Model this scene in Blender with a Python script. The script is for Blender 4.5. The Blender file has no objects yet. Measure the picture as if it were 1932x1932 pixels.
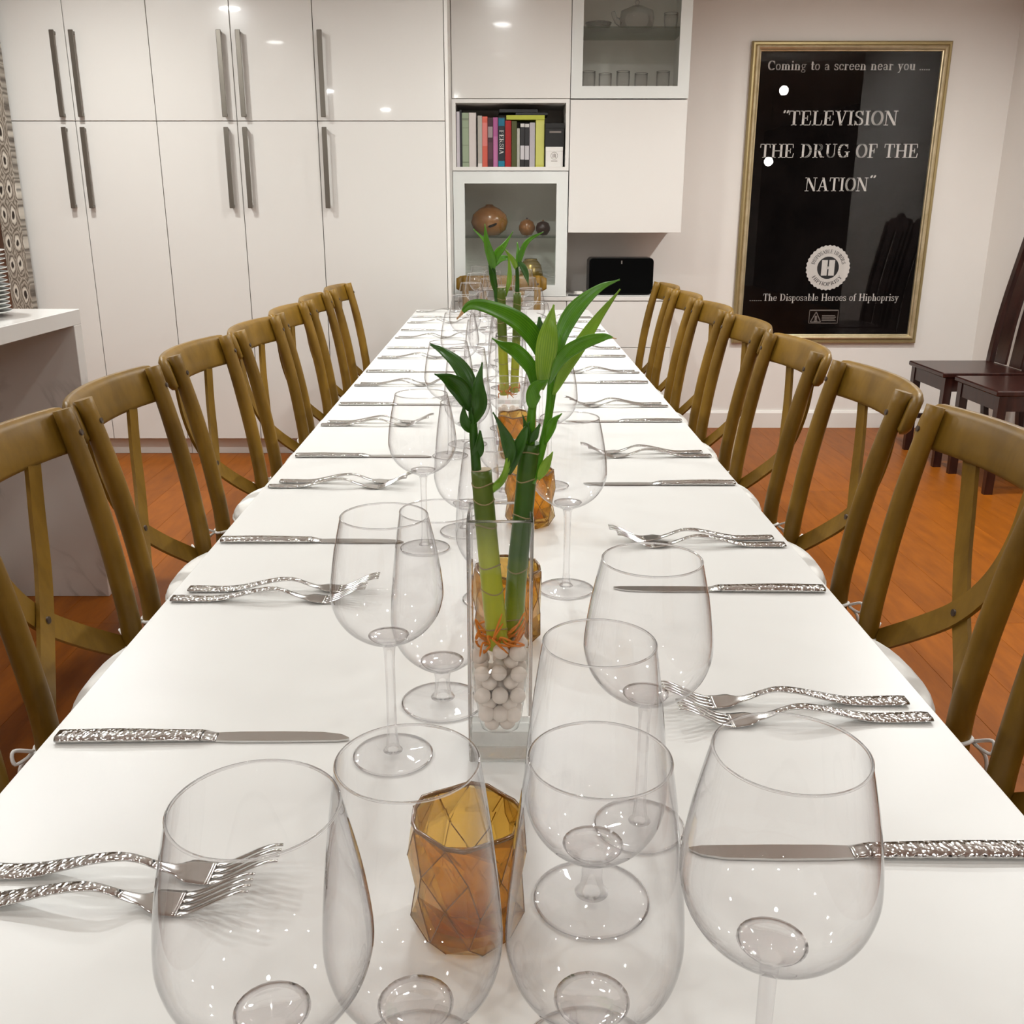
import bpy, math, random
from mathutils import Vector, Matrix
random.seed(7)
R = math.radians
scene = bpy.context.scene
C = scene.collection
FLOOR_Z, TABLE_Z, CAM_Z = 0.0, 0.755, 1.205

# ------------------------------------------------------------------ camera
cam_d = bpy.data.cameras.new('camera')
cam_d.sensor_width = 36.0
cam_d.lens = 1822 / 1932 * 36.0
cam_d.shift_x = 18 / 1932
cam_d.clip_start = 0.02
cam = bpy.data.objects.new('camera', cam_d)
C.objects.link(cam)
cam.location = (0, 0, CAM_Z)
cam.rotation_euler = (R(90 - 17.34), 0, 0)
scene.camera = cam

# ------------------------------------------------------------------ world and light
world = bpy.data.worlds.new('world')
scene.world = world
world.use_nodes = True
world.node_tree.nodes['Background'].inputs[0].default_value = (1.0, 0.93, 0.85, 1)
world.node_tree.nodes['Background'].inputs[1].default_value = 0.25
scene.view_settings.view_transform = 'Standard'
scene.view_settings.look = 'None'
scene.view_settings.gamma = 1.0
scene.view_settings.use_curve_mapping = False
scene.view_settings.exposure = -0.05
CEIL = 2.45
LAMP_COL = (0.965, 0.985, 0.965)
LAMPS = []      # (x, y, watts, spread degrees)
for lx, ws in ((-1.75, (6.0, 10.0, 26.0, 24.0)), (0.0, (2.0, 4.0, 12.0, 14.0)), (1.85, (6.0, 9.0, 23.0, 34.0))):
    for ly, lw in zip((0.1, 1.5, 2.8, 3.9), ws):
        LAMPS.append((lx, ly, lw, 165))
for lx in (-1.9, -0.55, 0.9, 3.05):
    LAMPS.append((lx, -1.7, 13.0, 180))
for lx in (-1.5, 0.4, 2.2):
    LAMPS.append((lx, -3.7, 13.0, 180))
sc_c = scene.cycles
sc_c.max_bounces = 8
sc_c.transparent_max_bounces = 48
sc_c.transmission_bounces = 8
sc_c.glossy_bounces = 4
sc_c.diffuse_bounces = 3
sc_c.sample_clamp_indirect = 6.0
sc_c.adaptive_threshold = 0.12
sc_c.adaptive_min_samples = 16

# ------------------------------------------------------------------ node materials
def mat(name, col=(.8, .8, .8), rough=.5, metal=0.0, spec=.5, coat=0.0, coat_rough=.05, sheen=0.0):
    m = bpy.data.materials.new(name)
    m.use_nodes = True
    b = m.node_tree.nodes['Principled BSDF']
    b.inputs['Base Color'].default_value = (*col, 1)
    b.inputs['Roughness'].default_value = rough
    b.inputs['Metallic'].default_value = metal
    b.inputs['Specular IOR Level'].default_value = spec
    b.inputs['Coat Weight'].default_value = coat
    b.inputs['Coat Roughness'].default_value = coat_rough
    b.inputs['Sheen Weight'].default_value = sheen
    return m

def nt(m):
    t = m.node_tree
    return t, t.nodes['Principled BSDF']

def noise_col(m, c1, c2, scale=6, stretch=(1, 1, 1), detail=6, rough=.6, lo=.35, hi=.65, bump=0.0, coord='Object', rnd=0.0, dist=0.0):
    t, b = nt(m)
    tc = t.nodes.new('ShaderNodeTexCoord')
    mp = t.nodes.new('ShaderNodeMapping')
    mp.inputs['Scale'].default_value = stretch
    nz = t.nodes.new('ShaderNodeTexNoise')
    nz.inputs['Scale'].default_value = scale
    nz.inputs['Detail'].default_value = detail
    nz.inputs['Roughness'].default_value = rough
    nz.inputs['Distortion'].default_value = dist
    rp = t.nodes.new('ShaderNodeValToRGB')
    rp.color_ramp.elements[0].position = lo
    rp.color_ramp.elements[0].color = (*c1, 1)
    rp.color_ramp.elements[1].position = hi
    rp.color_ramp.elements[1].color = (*c2, 1)
    if rnd:
        oi = t.nodes.new('ShaderNodeObjectInfo')
        mu = t.nodes.new('ShaderNodeVectorMath'); mu.operation = 'SCALE'
        cb = t.nodes.new('ShaderNodeCombineXYZ')
        for k in range(3):
            t.links.new(oi.outputs['Random'], cb.inputs[k])
        mu.inputs['Scale'].default_value = 17.0
        t.links.new(cb.outputs[0], mu.inputs[0])
        ad = t.nodes.new('ShaderNodeVectorMath'); ad.operation = 'ADD'
        t.links.new(tc.outputs[coord], ad.inputs[0]); t.links.new(mu.outputs[0], ad.inputs[1])
        t.links.new(ad.outputs[0], mp.inputs[0])
        hs = t.nodes.new('ShaderNodeHueSaturation')
        mr = t.nodes.new('ShaderNodeMapRange')
        mr.inputs['To Min'].default_value = 1 - rnd; mr.inputs['To Max'].default_value = 1 + rnd
        t.links.new(oi.outputs['Random'], mr.inputs['Value'])
        t.links.new(mr.outputs[0], hs.inputs['Value'])
        t.links.new(rp.outputs[0], hs.inputs['Color'])
        t.links.new(hs.outputs[0], b.inputs['Base Color'])
    else:
        t.links.new(tc.outputs[coord], mp.inputs[0])
        t.links.new(rp.outputs[0], b.inputs['Base Color'])
    t.links.new(mp.outputs[0], nz.inputs['Vector'])
    t.links.new(nz.outputs[0], rp.inputs[0])
    if bump:
        bp = t.nodes.new('ShaderNodeBump')
        bp.inputs['Strength'].default_value = bump
        bp.inputs['Distance'].default_value = 0.002
        t.links.new(nz.outputs[0], bp.inputs['Height'])
        t.links.new(bp.outputs[0], b.inputs['Normal'])
    return m

def clear_mat(name, tint=(.985, .985, .985), edge=(.80, .79, .80), ior=1.45, refr=0.0, refr_col=(1, 1, 1), pw=3.0, gloss=1.0):
    """thin glass wall: clear straight through, darker and mirror-like towards grazing, part refracting."""
    m = bpy.data.materials.new(name)
    m.use_nodes = True
    t = m.node_tree
    for n in list(t.nodes): t.nodes.remove(n)
    out = t.nodes.new('ShaderNodeOutputMaterial')
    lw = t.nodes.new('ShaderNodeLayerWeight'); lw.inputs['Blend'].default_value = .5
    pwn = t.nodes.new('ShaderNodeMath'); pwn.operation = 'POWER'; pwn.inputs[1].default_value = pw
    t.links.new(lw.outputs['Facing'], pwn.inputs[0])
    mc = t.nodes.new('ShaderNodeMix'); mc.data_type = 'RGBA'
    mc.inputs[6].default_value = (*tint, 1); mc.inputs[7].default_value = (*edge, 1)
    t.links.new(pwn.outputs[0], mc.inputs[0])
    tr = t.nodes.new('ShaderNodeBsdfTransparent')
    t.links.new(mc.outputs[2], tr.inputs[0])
    gl = t.nodes.new('ShaderNodeBsdfGlossy'); gl.inputs['Roughness'].default_value = 0.0
    f0 = ((ior - 1) / (ior + 1)) ** 2
    p5 = t.nodes.new('ShaderNodeMath'); p5.operation = 'POWER'; p5.inputs[1].default_value = 5.0
    t.links.new(lw.outputs['Facing'], p5.inputs[0])
    fr = t.nodes.new('ShaderNodeMath'); fr.operation = 'MULTIPLY_ADD'; fr.inputs[1].default_value = (1 - f0) * gloss; fr.inputs[2].default_value = f0 * gloss
    t.links.new(p5.outputs[0], fr.inputs[0])
    mx = t.nodes.new('ShaderNodeMixShader')
    t.links.new(fr.outputs[0], mx.inputs[0])
    t.links.new(tr.outputs[0], mx.inputs[1]); t.links.new(gl.outputs[0], mx.inputs[2])
    last = mx
    if refr:
        gs = t.nodes.new('ShaderNodeBsdfGlass'); gs.inputs['IOR'].default_value = ior
        gs.inputs['Roughness'].default_value = 0.0
        gs.inputs['Color'].default_value = (*refr_col, 1)
        m2 = t.nodes.new('ShaderNodeMixShader')
        m2.inputs[0].default_value = refr
        t.links.new(mx.outputs[0], m2.inputs[1]); t.links.new(gs.outputs[0], m2.inputs[2])
        last = m2
    t.links.new(last.outputs[0], out.inputs[0])
    return m

def emit_mat(name, col, s):
    m = bpy.data.materials.new(name); m.use_nodes = True
    t = m.node_tree
    for n in list(t.nodes): t.nodes.remove(n)
    out = t.nodes.new('ShaderNodeOutputMaterial'); e = t.nodes.new('ShaderNodeEmission')
    e.inputs[0].default_value = (*col, 1); e.inputs[1].default_value = s
    t.links.new(e.outputs[0], out.inputs[0])
    return m

M = {}
M['wall'] = noise_col(mat('wall_paint', rough=.75, spec=.25), (.80, .755, .71), (.815, .77, .725), scale=3)
M['ceil'] = mat('ceiling_paint', (.82, .81, .79), .8)
M['trim'] = mat('white_trim', (.80, .76, .71), .45)
M['gloss'] = mat('white_gloss_lacquer', (.665, .640, .605), .16, spec=.5, coat=.5, coat_rough=.03)
M['satin'] = mat('white_satin_lacquer', (.76, .73, .69), .4)
M['satin_gloss'] = mat('white_lacquer_door', (.76, .73, .69), .2, spec=.5, coat=.4)
M['grey_frame'] = mat('pale_aluminium_frame', (.74, .75, .72), .38)
M['inner'] = mat('cabinet_inside', (.84, .80, .75), .6)
M['seam'] = mat('carcass_edge', (.60, .56, .51), .6)
M['nickel'] = mat('brushed_nickel', (.20, .182, .155), .36, metal=1.0)
M['plank'] = noise_col(mat('floor_plank_wood', rough=.42, spec=.16), (.205, .055, .003), (.30, .084, .005), scale=4.5, stretch=(7, 1.3, 1), rnd=.10, lo=.3, hi=.72)
M['gap'] = mat('floor_gap', (.16, .06, .018), .8)
M['chair'] = noise_col(mat('olive_brown_elm', rough=.42, spec=.3), (.150, .078, .007), (.235, .128, .015), scale=5, stretch=(3, 3, 1.2), rnd=.10, bump=.15)
M['chair_end'] = mat('end_grain', (.13, .065, .02), .7)
M['cushion'] = noise_col(mat('white_cotton', rough=.9, sheen=.2), (.74, .72, .68), (.80, .78, .74), scale=30, bump=.15)
M['string'] = mat('white_tape', (.82, .80, .77), .9)
M['rivet'] = mat('dark_rivet', (.06, .035, .02), .4, metal=.4)
M['table'] = noise_col(mat('white_table_top', rough=.36, spec=.42), (.755, .745, .715), (.775, .765, .735), scale=2.2, detail=3)
M['table_leg'] = mat('grey_steel', (.45, .45, .45), .4, metal=.8)
M['steel'] = mat('polished_steel', (.62, .615, .60), .15, metal=1.0)
def hammered():
    m = mat('hammered_steel', (.64, .635, .62), .16, metal=1.0)
    t, b = nt(m)
    tc = t.nodes.new('ShaderNodeTexCoord')
    v = t.nodes.new('ShaderNodeTexVoronoi'); v.inputs['Scale'].default_value = 260
    bp = t.nodes.new('ShaderNodeBump'); bp.inputs['Strength'].default_value = .55; bp.inputs['Distance'].default_value = .0016
    t.links.new(tc.outputs['Object'], v.inputs['Vector'])
    t.links.new(v.outputs['Distance'], bp.inputs['Height'])
    t.links.new(bp.outputs[0], b.inputs['Normal'])
    return m
M['hammer'] = hammered()
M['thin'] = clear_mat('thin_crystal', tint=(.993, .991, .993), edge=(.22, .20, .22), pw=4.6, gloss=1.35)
M['solid'] = clear_mat('solid_crystal', tint=(.996, .994, .997), edge=(.72, .70, .73), refr=.22, pw=4.0, gloss=1.3)
M['rim'] = clear_mat('crystal_rim', tint=(.86, .85, .86), edge=(.42, .41, .42), refr=.5, pw=1.6)
M['vase_wall'] = clear_mat('vase_wall', tint=(.995, .996, .995), edge=(.72, .75, .73), pw=5.0)
M['vase_base'] = clear_mat('vase_base', tint=(.965, .975, .97), edge=(.62, .67, .65), refr=.6, pw=2.0)
M['water'] = clear_mat('water', tint=(.996, .994, .985), edge=(.9, .89, .86), ior=1.33)
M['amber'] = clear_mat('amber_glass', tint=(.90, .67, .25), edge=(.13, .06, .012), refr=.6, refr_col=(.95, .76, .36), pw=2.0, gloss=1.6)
M['amber_edge'] = mat('dark_amber_edge', (.17, .075, .015), .15, coat=.5)
M['pane'] = clear_mat('door_glass', tint=(.965, .975, .965), edge=(.6, .66, .62), ior=1.5)
M['shelf_glass'] = clear_mat('shelf_glass', tint=(.86, .90, .87), edge=(.45, .52, .47), ior=1.5, pw=2.0)
M['poster_glass'] = clear_mat('poster_glass', tint=(.98, .98, .98), edge=(.8, .8, .8), ior=1.5, gloss=.58)
M['poster'] = noise_col(mat('poster_black', rough=.9, spec=.0), (.0035, .003, .003), (.009, .007, .0065), scale=4)
M['ink'] = mat('pale_ink', (.66, .62, .58), .7)
M['ink_dark'] = mat('dark_ink', (.02, .018, .018), .7)
M['ink_dim'] = mat('faded_ink', (.20, .17, .15), .7)
M['gold'] = noise_col(mat('champagne_gilt', rough=.36, metal=.7), (.52, .42, .24), (.68, .57, .37), scale=14)
M['gold_dark'] = mat('dull_gilt', (.40, .31, .15), .42, metal=.65)
M['black'] = mat('black_cloth_grille', (.002, .002, .002), .9, spec=.05)
M['black_gloss'] = mat('black_plastic', (.012, .012, .012), .35)
M['mahog'] = noise_col(mat('dark_mahogany', rough=.28, spec=.5), (.018, .005, .004), (.042, .012, .008), scale=6, stretch=(6, 6, .8))
M['white_china'] = mat('white_china', (.72, .73, .70), .2, coat=.5)
M['dark_wood'] = noise_col(mat('dark_hutch_wood', rough=.4), (.02, .008, .005), (.13, .05, .02), scale=5, stretch=(6, 6, .6))
M['black_in'] = mat('dark_recess', (.012, .008, .007), .8)
M['gourd'] = noise_col(mat('polished_gourd', rough=.25, coat=.4), (.20, .075, .02), (.36, .16, .055), scale=5)
M['gourd_dark'] = mat('dark_gourd', (.035, .014, .012), .3, coat=.3)
M['gold_ball'] = mat('gold_glaze', (.32, .22, .05), .25, metal=.5)
M['slit'] = mat('slit_dark', (.006, .004, .003), .9)
M['pebble'] = noise_col(mat('white_pebble', rough=.55), (.80, .70, .62), (.88, .79, .72), scale=50)
M['root'] = mat('orange_root', (.72, .22, .02), .6)
M['node'] = mat('bamboo_node', (.30, .24, .11), .7)
M['cut'] = mat('bamboo_cut', (.50, .40, .27), .8)
M['tan'] = mat('dry_leaf_tip', (.75, .48, .25), .7)
M['lamp_ring'] = mat('lamp_ring', (.8, .8, .8), .4)
M['curtain'] = noise_col(mat('brown_curtain', rough=.85), (.018, .011, .009), (.038, .025, .021), scale=4)

def leaf_mat(name, c1, c2):
    m = noise_col(mat(name, rough=.35, spec=.4), c1, c2, scale=40, stretch=(1, 1, .5), lo=.3, hi=.7)
    t, b = nt(m)
    src = b.inputs['Base Color'].links[0].from_socket
    uv = t.nodes.new('ShaderNodeUVMap'); uv.uv_map = 'veins'
    sx = t.nodes.new('ShaderNodeSeparateXYZ'); t.links.new(uv.outputs[0], sx.inputs[0])
    mu = t.nodes.new('ShaderNodeMath'); mu.operation = 'MULTIPLY'; mu.inputs[1].default_value = 56.0; t.links.new(sx.outputs[0], mu.inputs[0])
    sn = t.nodes.new('ShaderNodeMath'); sn.operation = 'SINE'; t.links.new(mu.outputs[0], sn.inputs[0])
    mr = t.nodes.new('ShaderNodeMapRange'); mr.inputs['From Min'].default_value = .2; mr.inputs['From Max'].default_value = 1.0; mr.inputs['To Max'].default_value = .35
    t.links.new(sn.outputs[0], mr.inputs[0])
    mx = t.nodes.new('ShaderNodeMix'); mx.data_type = 'RGBA'
    mx.inputs[7].default_value = (min(1, c2[0] * 1.9), min(1, c2[1] * 1.5), c2[2] * 1.5, 1)
    t.links.new(src, mx.inputs[6]); t.links.new(mr.outputs[0], mx.inputs[0]); t.links.new(mx.outputs[2], b.inputs['Base Color'])
    return m
M['leaf_d'] = leaf_mat('dark_leaf', (.014, .060, .005), (.036, .128, .009))
M['leaf_m'] = leaf_mat('mid_leaf', (.055, .20, .010), (.115, .33, .015))
M['leaf_l'] = leaf_mat('light_leaf', (.16, .33, .02), (.26, .46, .04))
def stalk_mat(name, z0, z1, lowc, highc):
    m = mat(name, rough=.35, spec=.45)
    t, b = nt(m)
    tc = t.nodes.new('ShaderNodeTexCoord'); sx = t.nodes.new('ShaderNodeSeparateXYZ')
    nz = t.nodes.new('ShaderNodeTexNoise'); nz.inputs['Scale'].default_value = 60
    mr = t.nodes.new('ShaderNodeMapRange'); mr.inputs['From Min'].default_value = z0; mr.inputs['From Max'].default_value = z1
    mp = t.nodes.new('ShaderNodeMath'); mp.operation = 'MULTIPLY_ADD'; mp.inputs[1].default_value = .35
    mc = t.nodes.new('ShaderNodeMix'); mc.data_type = 'RGBA'
    mc.inputs[6].default_value = (*lowc, 1); mc.inputs[7].default_value = (*highc, 1)
    sb = t.nodes.new('ShaderNodeMath'); sb.operation = 'SUBTRACT'; sb.inputs[1].default_value = .17
    t.links.new(tc.outputs['Object'], sx.inputs[0]); t.links.new(sx.outputs[2], mr.inputs[0])
    t.links.new(tc.outputs['Object'], nz.inputs['Vector'])
    t.links.new(nz.outputs[0], mp.inputs[0]); t.links.new(mr.outputs[0], mp.inputs[2])
    t.links.new(mp.outputs[0], sb.inputs[0]); t.links.new(sb.outputs[0], mc.inputs[0])
    t.links.new(mc.outputs[2], b.inputs['Base Color'])
    return m
M['stalk1'] = stalk_mat('bamboo_skin_pale', .18, .215, (.40, .44, .03), (.10, .15, .02))
M['stalk2'] = stalk_mat('bamboo_skin_dark', .11, .18, (.29, .36, .025), (.038, .105, .007))
def marble():
    m = mat('white_marble', (.68, .66, .62), .18, coat=.3)
    t, b = nt(m)
    tc = t.nodes.new('ShaderNodeTexCoord')
    nz = t.nodes.new('ShaderNodeTexNoise'); nz.inputs['Scale'].default_value = 2.6; nz.inputs['Detail'].default_value = 8; nz.inputs['Distortion'].default_value = 1.2
    rp = t.nodes.new('ShaderNodeValToRGB')
    e = rp.color_ramp.elements
    e[0].position = .47; e[0].color = (.68, .65, .62, 1)
    e[1].position = .53; e[1].color = (.68, .65, .62, 1)
    k = e.new(.50); k.color = (.42, .40, .38, 1)
    n2 = t.nodes.new('ShaderNodeTexNoise'); n2.inputs['Scale'].default_value = 1.7
    mx = t.nodes.new('ShaderNodeMix'); mx.data_type = 'RGBA'; mx.inputs[6].default_value = (.68, .65, .62, 1)
    mr = t.nodes.new('ShaderNodeMapRange'); mr.inputs['From Min'].default_value = .42; mr.inputs['From Max'].default_value = .56
    for n in (nz, n2): t.links.new(tc.outputs['Object'], n.inputs['Vector'])
    t.links.new(nz.outputs[0], rp.inputs[0]); t.links.new(rp.outputs[0], mx.inputs[7])
    t.links.new(n2.outputs[0], mr.inputs[0]); t.links.new(mr.outputs[0], mx.inputs[0])
    t.links.new(mx.outputs[2], b.inputs['Base Color'])
    return m
M['marble'] = marble()
def inlay():
    m = mat('bone_inlay', rough=.4)
    t, b = nt(m)
    tc = t.nodes.new('ShaderNodeTexCoord'); mp = t.nodes.new('ShaderNodeMapping')
    mp.inputs['Scale'].default_value = (34, 1, 12)
    nz = t.nodes.new('ShaderNodeTexNoise'); nz.inputs['Scale'].default_value = 2.2; nz.inputs['Detail'].default_value = 4
    mxv = t.nodes.new('ShaderNodeMix'); mxv.data_type = 'VECTOR'; mxv.inputs[0].default_value = .30
    vo = t.nodes.new('ShaderNodeTexVoronoi'); vo.inputs['Scale'].default_value = 1.0; vo.inputs['Randomness'].default_value = .25
    rp = t.nodes.new('ShaderNodeValToRGB'); e = rp.color_ramp.elements
    e[0].position = 0; e[0].color = (.02, .012, .008, 1); e[1].position = .95; e[1].color = (.35, .30, .24, 1)
    for p, c in ((.14, (.02, .012, .008)), (.20, (.62, .57, .49)), (.30, (.48, .43, .36)), (.36, (.07, .05, .035)), (.46, (.40, .35, .29)), (.52, (.08, .06, .04)), (.62, (.42, .37, .31)), (.68, (.09, .07, .05)), (.78, (.36, .31, .25)), (.84, (.08, .06, .04))):
        k = e.new(p); k.color = (*c, 1)
    t.links.new(tc.outputs['Object'], mp.inputs[0]); t.links.new(mp.outputs[0], nz.inputs['Vector'])
    t.links.new(mp.outputs[0], mxv.inputs[4]); t.links.new(nz.outputs['Color'], mxv.inputs[5])
    t.links.new(mxv.outputs[1], vo.inputs['Vector']); t.links.new(vo.outputs['Distance'], rp.inputs[0])
    t.links.new(rp.outputs[0], b.inputs['Base Color'])
    return m
M['inlay'] = inlay()

# ------------------------------------------------------------------ mesh helpers
class MB:
    def __init__(self): self.v, self.f, self.s, self.mi = [], [], [], []
    def add(self, vs, fs, smooth=False, mi=0):
        o = len(self.v); self.v += [tuple(p) for p in vs]
        for f in fs:
            self.f.append(tuple(i + o for i in f)); self.s.append(smooth); self.mi.append(mi)
        return self
    def box(self, x0, x1, y0, y1, z0, z1, bev=0.0, mi=0):
        if bev <= 0:
            vs = [(x, y, z) for x in (x0, x1) for y in (y0, y1) for z in (z0, z1)]
            self.add(vs, [(0, 1, 3, 2), (4, 6, 7, 5), (0, 4, 5, 1), (2, 3, 7, 6), (0, 2, 6, 4), (1, 5, 7, 3)], mi=mi)
        else:
            b = min(bev, (x1 - x0) / 2.01, (y1 - y0) / 2.01, (z1 - z0) / 2.01)
            vs, idx = [], {}
            for sx in (0, 1):
                for sy in (0, 1):
                    for sz in (0, 1):
                        X, Y, Z = (x0, x1)[sx], (y0, y1)[sy], (z0, z1)[sz]
                        dx, dy, dz = (b, -b)[sx], (b, -b)[sy], (b, -b)[sz]
                        idx[sx, sy, sz, 0] = len(vs); vs.append((X, Y + dy, Z + dz))
                        idx[sx, sy, sz, 1] = len(vs); vs.append((X + dx, Y, Z + dz))
                        idx[sx, sy, sz, 2] = len(vs); vs.append((X + dx, Y + dy, Z))
            g = lambda *k: idx[k]
            fs = [(g(0,0,0,0), g(0,0,1,0), g(0,1,1,0), g(0,1,0,0)), (g(1,0,0,0), g(1,1,0,0), g(1,1,1,0), g(1,0,1,0)),
                  (g(0,0,0,1), g(1,0,0,1), g(1,0,1,1), g(0,0,1,1)), (g(0,1,0,1), g(0,1,1,1), g(1,1,1,1), g(1,1,0,1)),
                  (g(0,0,0,2), g(0,1,0,2), g(1,1,0,2), g(1,0,0,2)), (g(0,0,1,2), g(1,0,1,2), g(1,1,1,2), g(0,1,1,2))]
            for a in (0, 1):
                for c in (0, 1):
                    fs.append((g(a,c,0,0), g(a,c,1,0), g(a,c,1,1), g(a,c,0,1)))
                    fs.append((g(a,0,c,0), g(a,1,c,0), g(a,1,c,2), g(a,0,c,2)))
                    fs.append((g(0,a,c,1), g(1,a,c,1), g(1,a,c,2), g(0,a,c,2)))
                    for d in (0, 1): fs.append((g(a,c,d,0), g(a,c,d,1), g(a,c,d,2)))
            self.add(vs, fs, mi=mi)
        return self
    def lathe(self, prof, n=32, cx=0, cy=0, mi=0, smooth=True):
        vs, fs = [], []
        rings = []
        for (r, z) in prof:
            if r < 1e-6:
                rings.append([len(vs)]); vs.append((cx, cy, z))
            else:
                rings.append(list(range(len(vs), len(vs) + n)))
                for k in range(n):
                    a = 2 * math.pi * k / n
                    vs.append((cx + r * math.cos(a), cy + r * math.sin(a), z))
        for a, b in zip(rings[:-1], rings[1:]):
            for k in range(n):
                k2 = (k + 1) % n
                if len(a) == 1 and len(b) == 1: continue
                if len(a) == 1: fs.append((a[0], b[k2], b[k]))
                elif len(b) == 1: fs.append((a[k], a[k2], b[0]))
                else: fs.append((a[k], a[k2], b[k2], b[k]))
        return self.add(vs, fs, smooth, mi)
    def tube(self, pts, rad, n=10, cap=True, flat=None, mi=0, up=None):
        """sweep; rad a number or list; flat=(w,h) makes a rectangular section."""
        pts = [Vector(p) for p in pts]
        N = len(pts)
        rad = rad if isinstance(rad, (list, tuple)) else [rad] * N
        vs, fs = [], []
        ref = Vector(up) if up else Vector((0, 0, 1))
        prev = None
        for i, p in enumerate(pts):
            tn = (pts[min(i + 1, N - 1)] - pts[max(i - 1, 0)]).normalized()
            if prev is None or up:
                a = ref.cross(tn)
                if a.length < 1e-3: a = Vector((1, 0, 0)).cross(tn)
                a.normalize()
            else:
                a = (prev - tn * prev.dot(tn)).normalized()
            prev = a
            b = tn.cross(a)
            if flat:
                w, h = flat[0] / 2, flat[1] / 2
                for q in ((-w, -h), (w, -h), (w, h), (-w, h)): vs.append(p + a * q[0] * rad[i] + b * q[1])
            else:
                for k in range(n):
                    th = 2 * math.pi * k / n
                    vs.append(p + (a * math.cos(th) + b * math.sin(th)) * rad[i])
        n = 4 if flat else n
        for i in range(N - 1):
            for k in range(n):
                k2 = (k + 1) % n
                fs.append((i * n + k, i * n + k2, (i + 1) * n + k2, (i + 1) * n + k))
        self.add(vs, fs, not flat, mi)
        if cap:
            o = len(self.v) - len(vs)
            self.f.append(tuple(o + k for k in range(n))[::-1]); self.s.append(False); self.mi.append(mi)
            self.f.append(tuple(o + (N - 1) * n + k for k in range(n))); self.s.append(False); self.mi.append(mi)
        return self
    def prism(self, poly, y0, y1, mi=0):
        """polygon in x,z extruded along y."""
        n = len(poly)
        vs = [(x, y0, z) for x, z in poly] + [(x, y1, z) for x, z in poly]
        fs = [tuple(range(n)), tuple(range(2 * n - 1, n - 1, -1))]
        fs += [(k, k + n, (k + 1) % n + n, (k + 1) % n) for k in range(n)]
        return self.add(vs, fs, mi=mi)
    def mesh(self, name, mats):
        me = bpy.data.meshes.new(name)
        me.from_pydata(self.v, [], self.f)
        mats = mats if isinstance(mats, (list, tuple)) else [mats]
        for m in mats: me.materials.append(M[m])
        me.polygons.foreach_set('use_smooth', self.s)
        me.polygons.foreach_set('material_index', self.mi)
        me.validate(); me.update()
        return me
    def build(self, name, mats, parent=None, loc=(0, 0, 0), rot=(0, 0, 0)):
        o = bpy.data.objects.new(name, self.mesh(name, mats))
        C.objects.link(o); o.location = loc; o.rotation_euler = rot
        if parent: o.parent = parent
        return o

def spline(pts, m=6):
    pts = [Vector(p) for p in pts]
    out = []
    P = [pts[0] * 2 - pts[1]] + pts + [pts[-1] * 2 - pts[-2]]
    for i in range(1, len(P) - 2):
        for k in range(m):
            t = k / m
            a, b, c, d = P[i - 1], P[i], P[i + 1], P[i + 2]
            out.append(0.5 * ((2 * b) + (c - a) * t + (2 * a - 5 * b + 4 * c - d) * t * t + (3 * b - a - 3 * c + d) * t ** 3))
    out.append(pts[-1])
    return out

def tag(o, label=None, cat=None, group=None, kind=None):
    if label: o['label'] = label
    if cat: o['category'] = cat
    if group: o['group'] = group
    if kind: o['kind'] = kind
    return o
def thing(name, loc=(0, 0, 0), rotz=0, label=None, cat=None, group=None):
    o = bpy.data.objects.new(name, None); C.objects.link(o)
    o.empty_display_size = .05; o.location = loc; o.rotation_euler = (0, 0, rotz)
    return tag(o, label, cat, group)
def copy_tree(o, parent=None):
    c = o.copy(); C.objects.link(c); c.parent = parent
    for ch in o.children: copy_tree(ch, c)
    return c
def struct(o): o['kind'] = 'structure'; return o
ORD = ['first', 'second', 'third', 'fourth', 'fifth', 'sixth', 'seventh', 'eighth', 'ninth', 'tenth']
def rank(i, n):
    if i == 0: return 'nearest the camera'
    if i == n - 1: return 'farthest from the camera'
    return ORD[i] + ' from the camera'

# ------------------------------------------------------------------ the room
XL, XR, YB, YF, XR2 = -3.5, 2.68, 5.52, -5.6, 4.3
fl = struct(MB().box(XL, XR2, YF, YB, -.06, -.012).build('floor', 'gap'))
PW, PL = .142, 1.46
pmesh = {}
def plank_mesh(w, l):
    key = (round(w, 3), round(l, 3))
    if key not in pmesh:
        g = .0003
        pmesh[key] = MB().box(g, w - g, g, l - g, -.012, 0, bev=.0006).mesh('plank', 'plank')
    return pmesh[key]
ncol = int(math.ceil((XR2 - XL) / PW))
for i in range(ncol):
    w = min(PW, XR2 - XL - i * PW)
    y = YF + .0; first = True
    y_end = YB
    k = 0
    while y < y_end - 1e-6:
        l = PL
        if first: l = [.5, 1.0, 1.46, .75][i % 4] + .06; first = False
        l = min(l, y_end - y)
        if y + l < -.2:          # behind the camera the boards are long
            l = min(-.2 - y, 3.2) if -.2 - y > .1 else l
        o = bpy.data.objects.new('plank', plank_mesh(w, l)); C.objects.link(o)
        o.location = (XL + i * PW, y, 0); o.parent = fl
        y += l; k += 1
struct(MB().box(XL - .1, XR2 + .1, YF - .1, YB + .1, CEIL, CEIL + .08).build('ceiling', 'ceil'))
struct(MB().box(XL - .1, XR2 + .1, YB, YB + .1, 0, CEIL).build('wall_back', 'wall'))
struct(MB().box(XL - .1, XL, YF, YB, 0, CEIL).build('wall_left', 'wall'))
struct(MB().box(XR, XR + .12, 3.2, YB, 0, CEIL).build('wall_right', 'wall'))
struct(MB().box(XR2, XR2 + .1, YF, YB, 0, CEIL).build('wall_right_far', 'wall'))
struct(MB().box(XL - .1, XR2 + .1, YF - .1, YF, 0, CEIL).build('wall_front', 'wall'))
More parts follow.
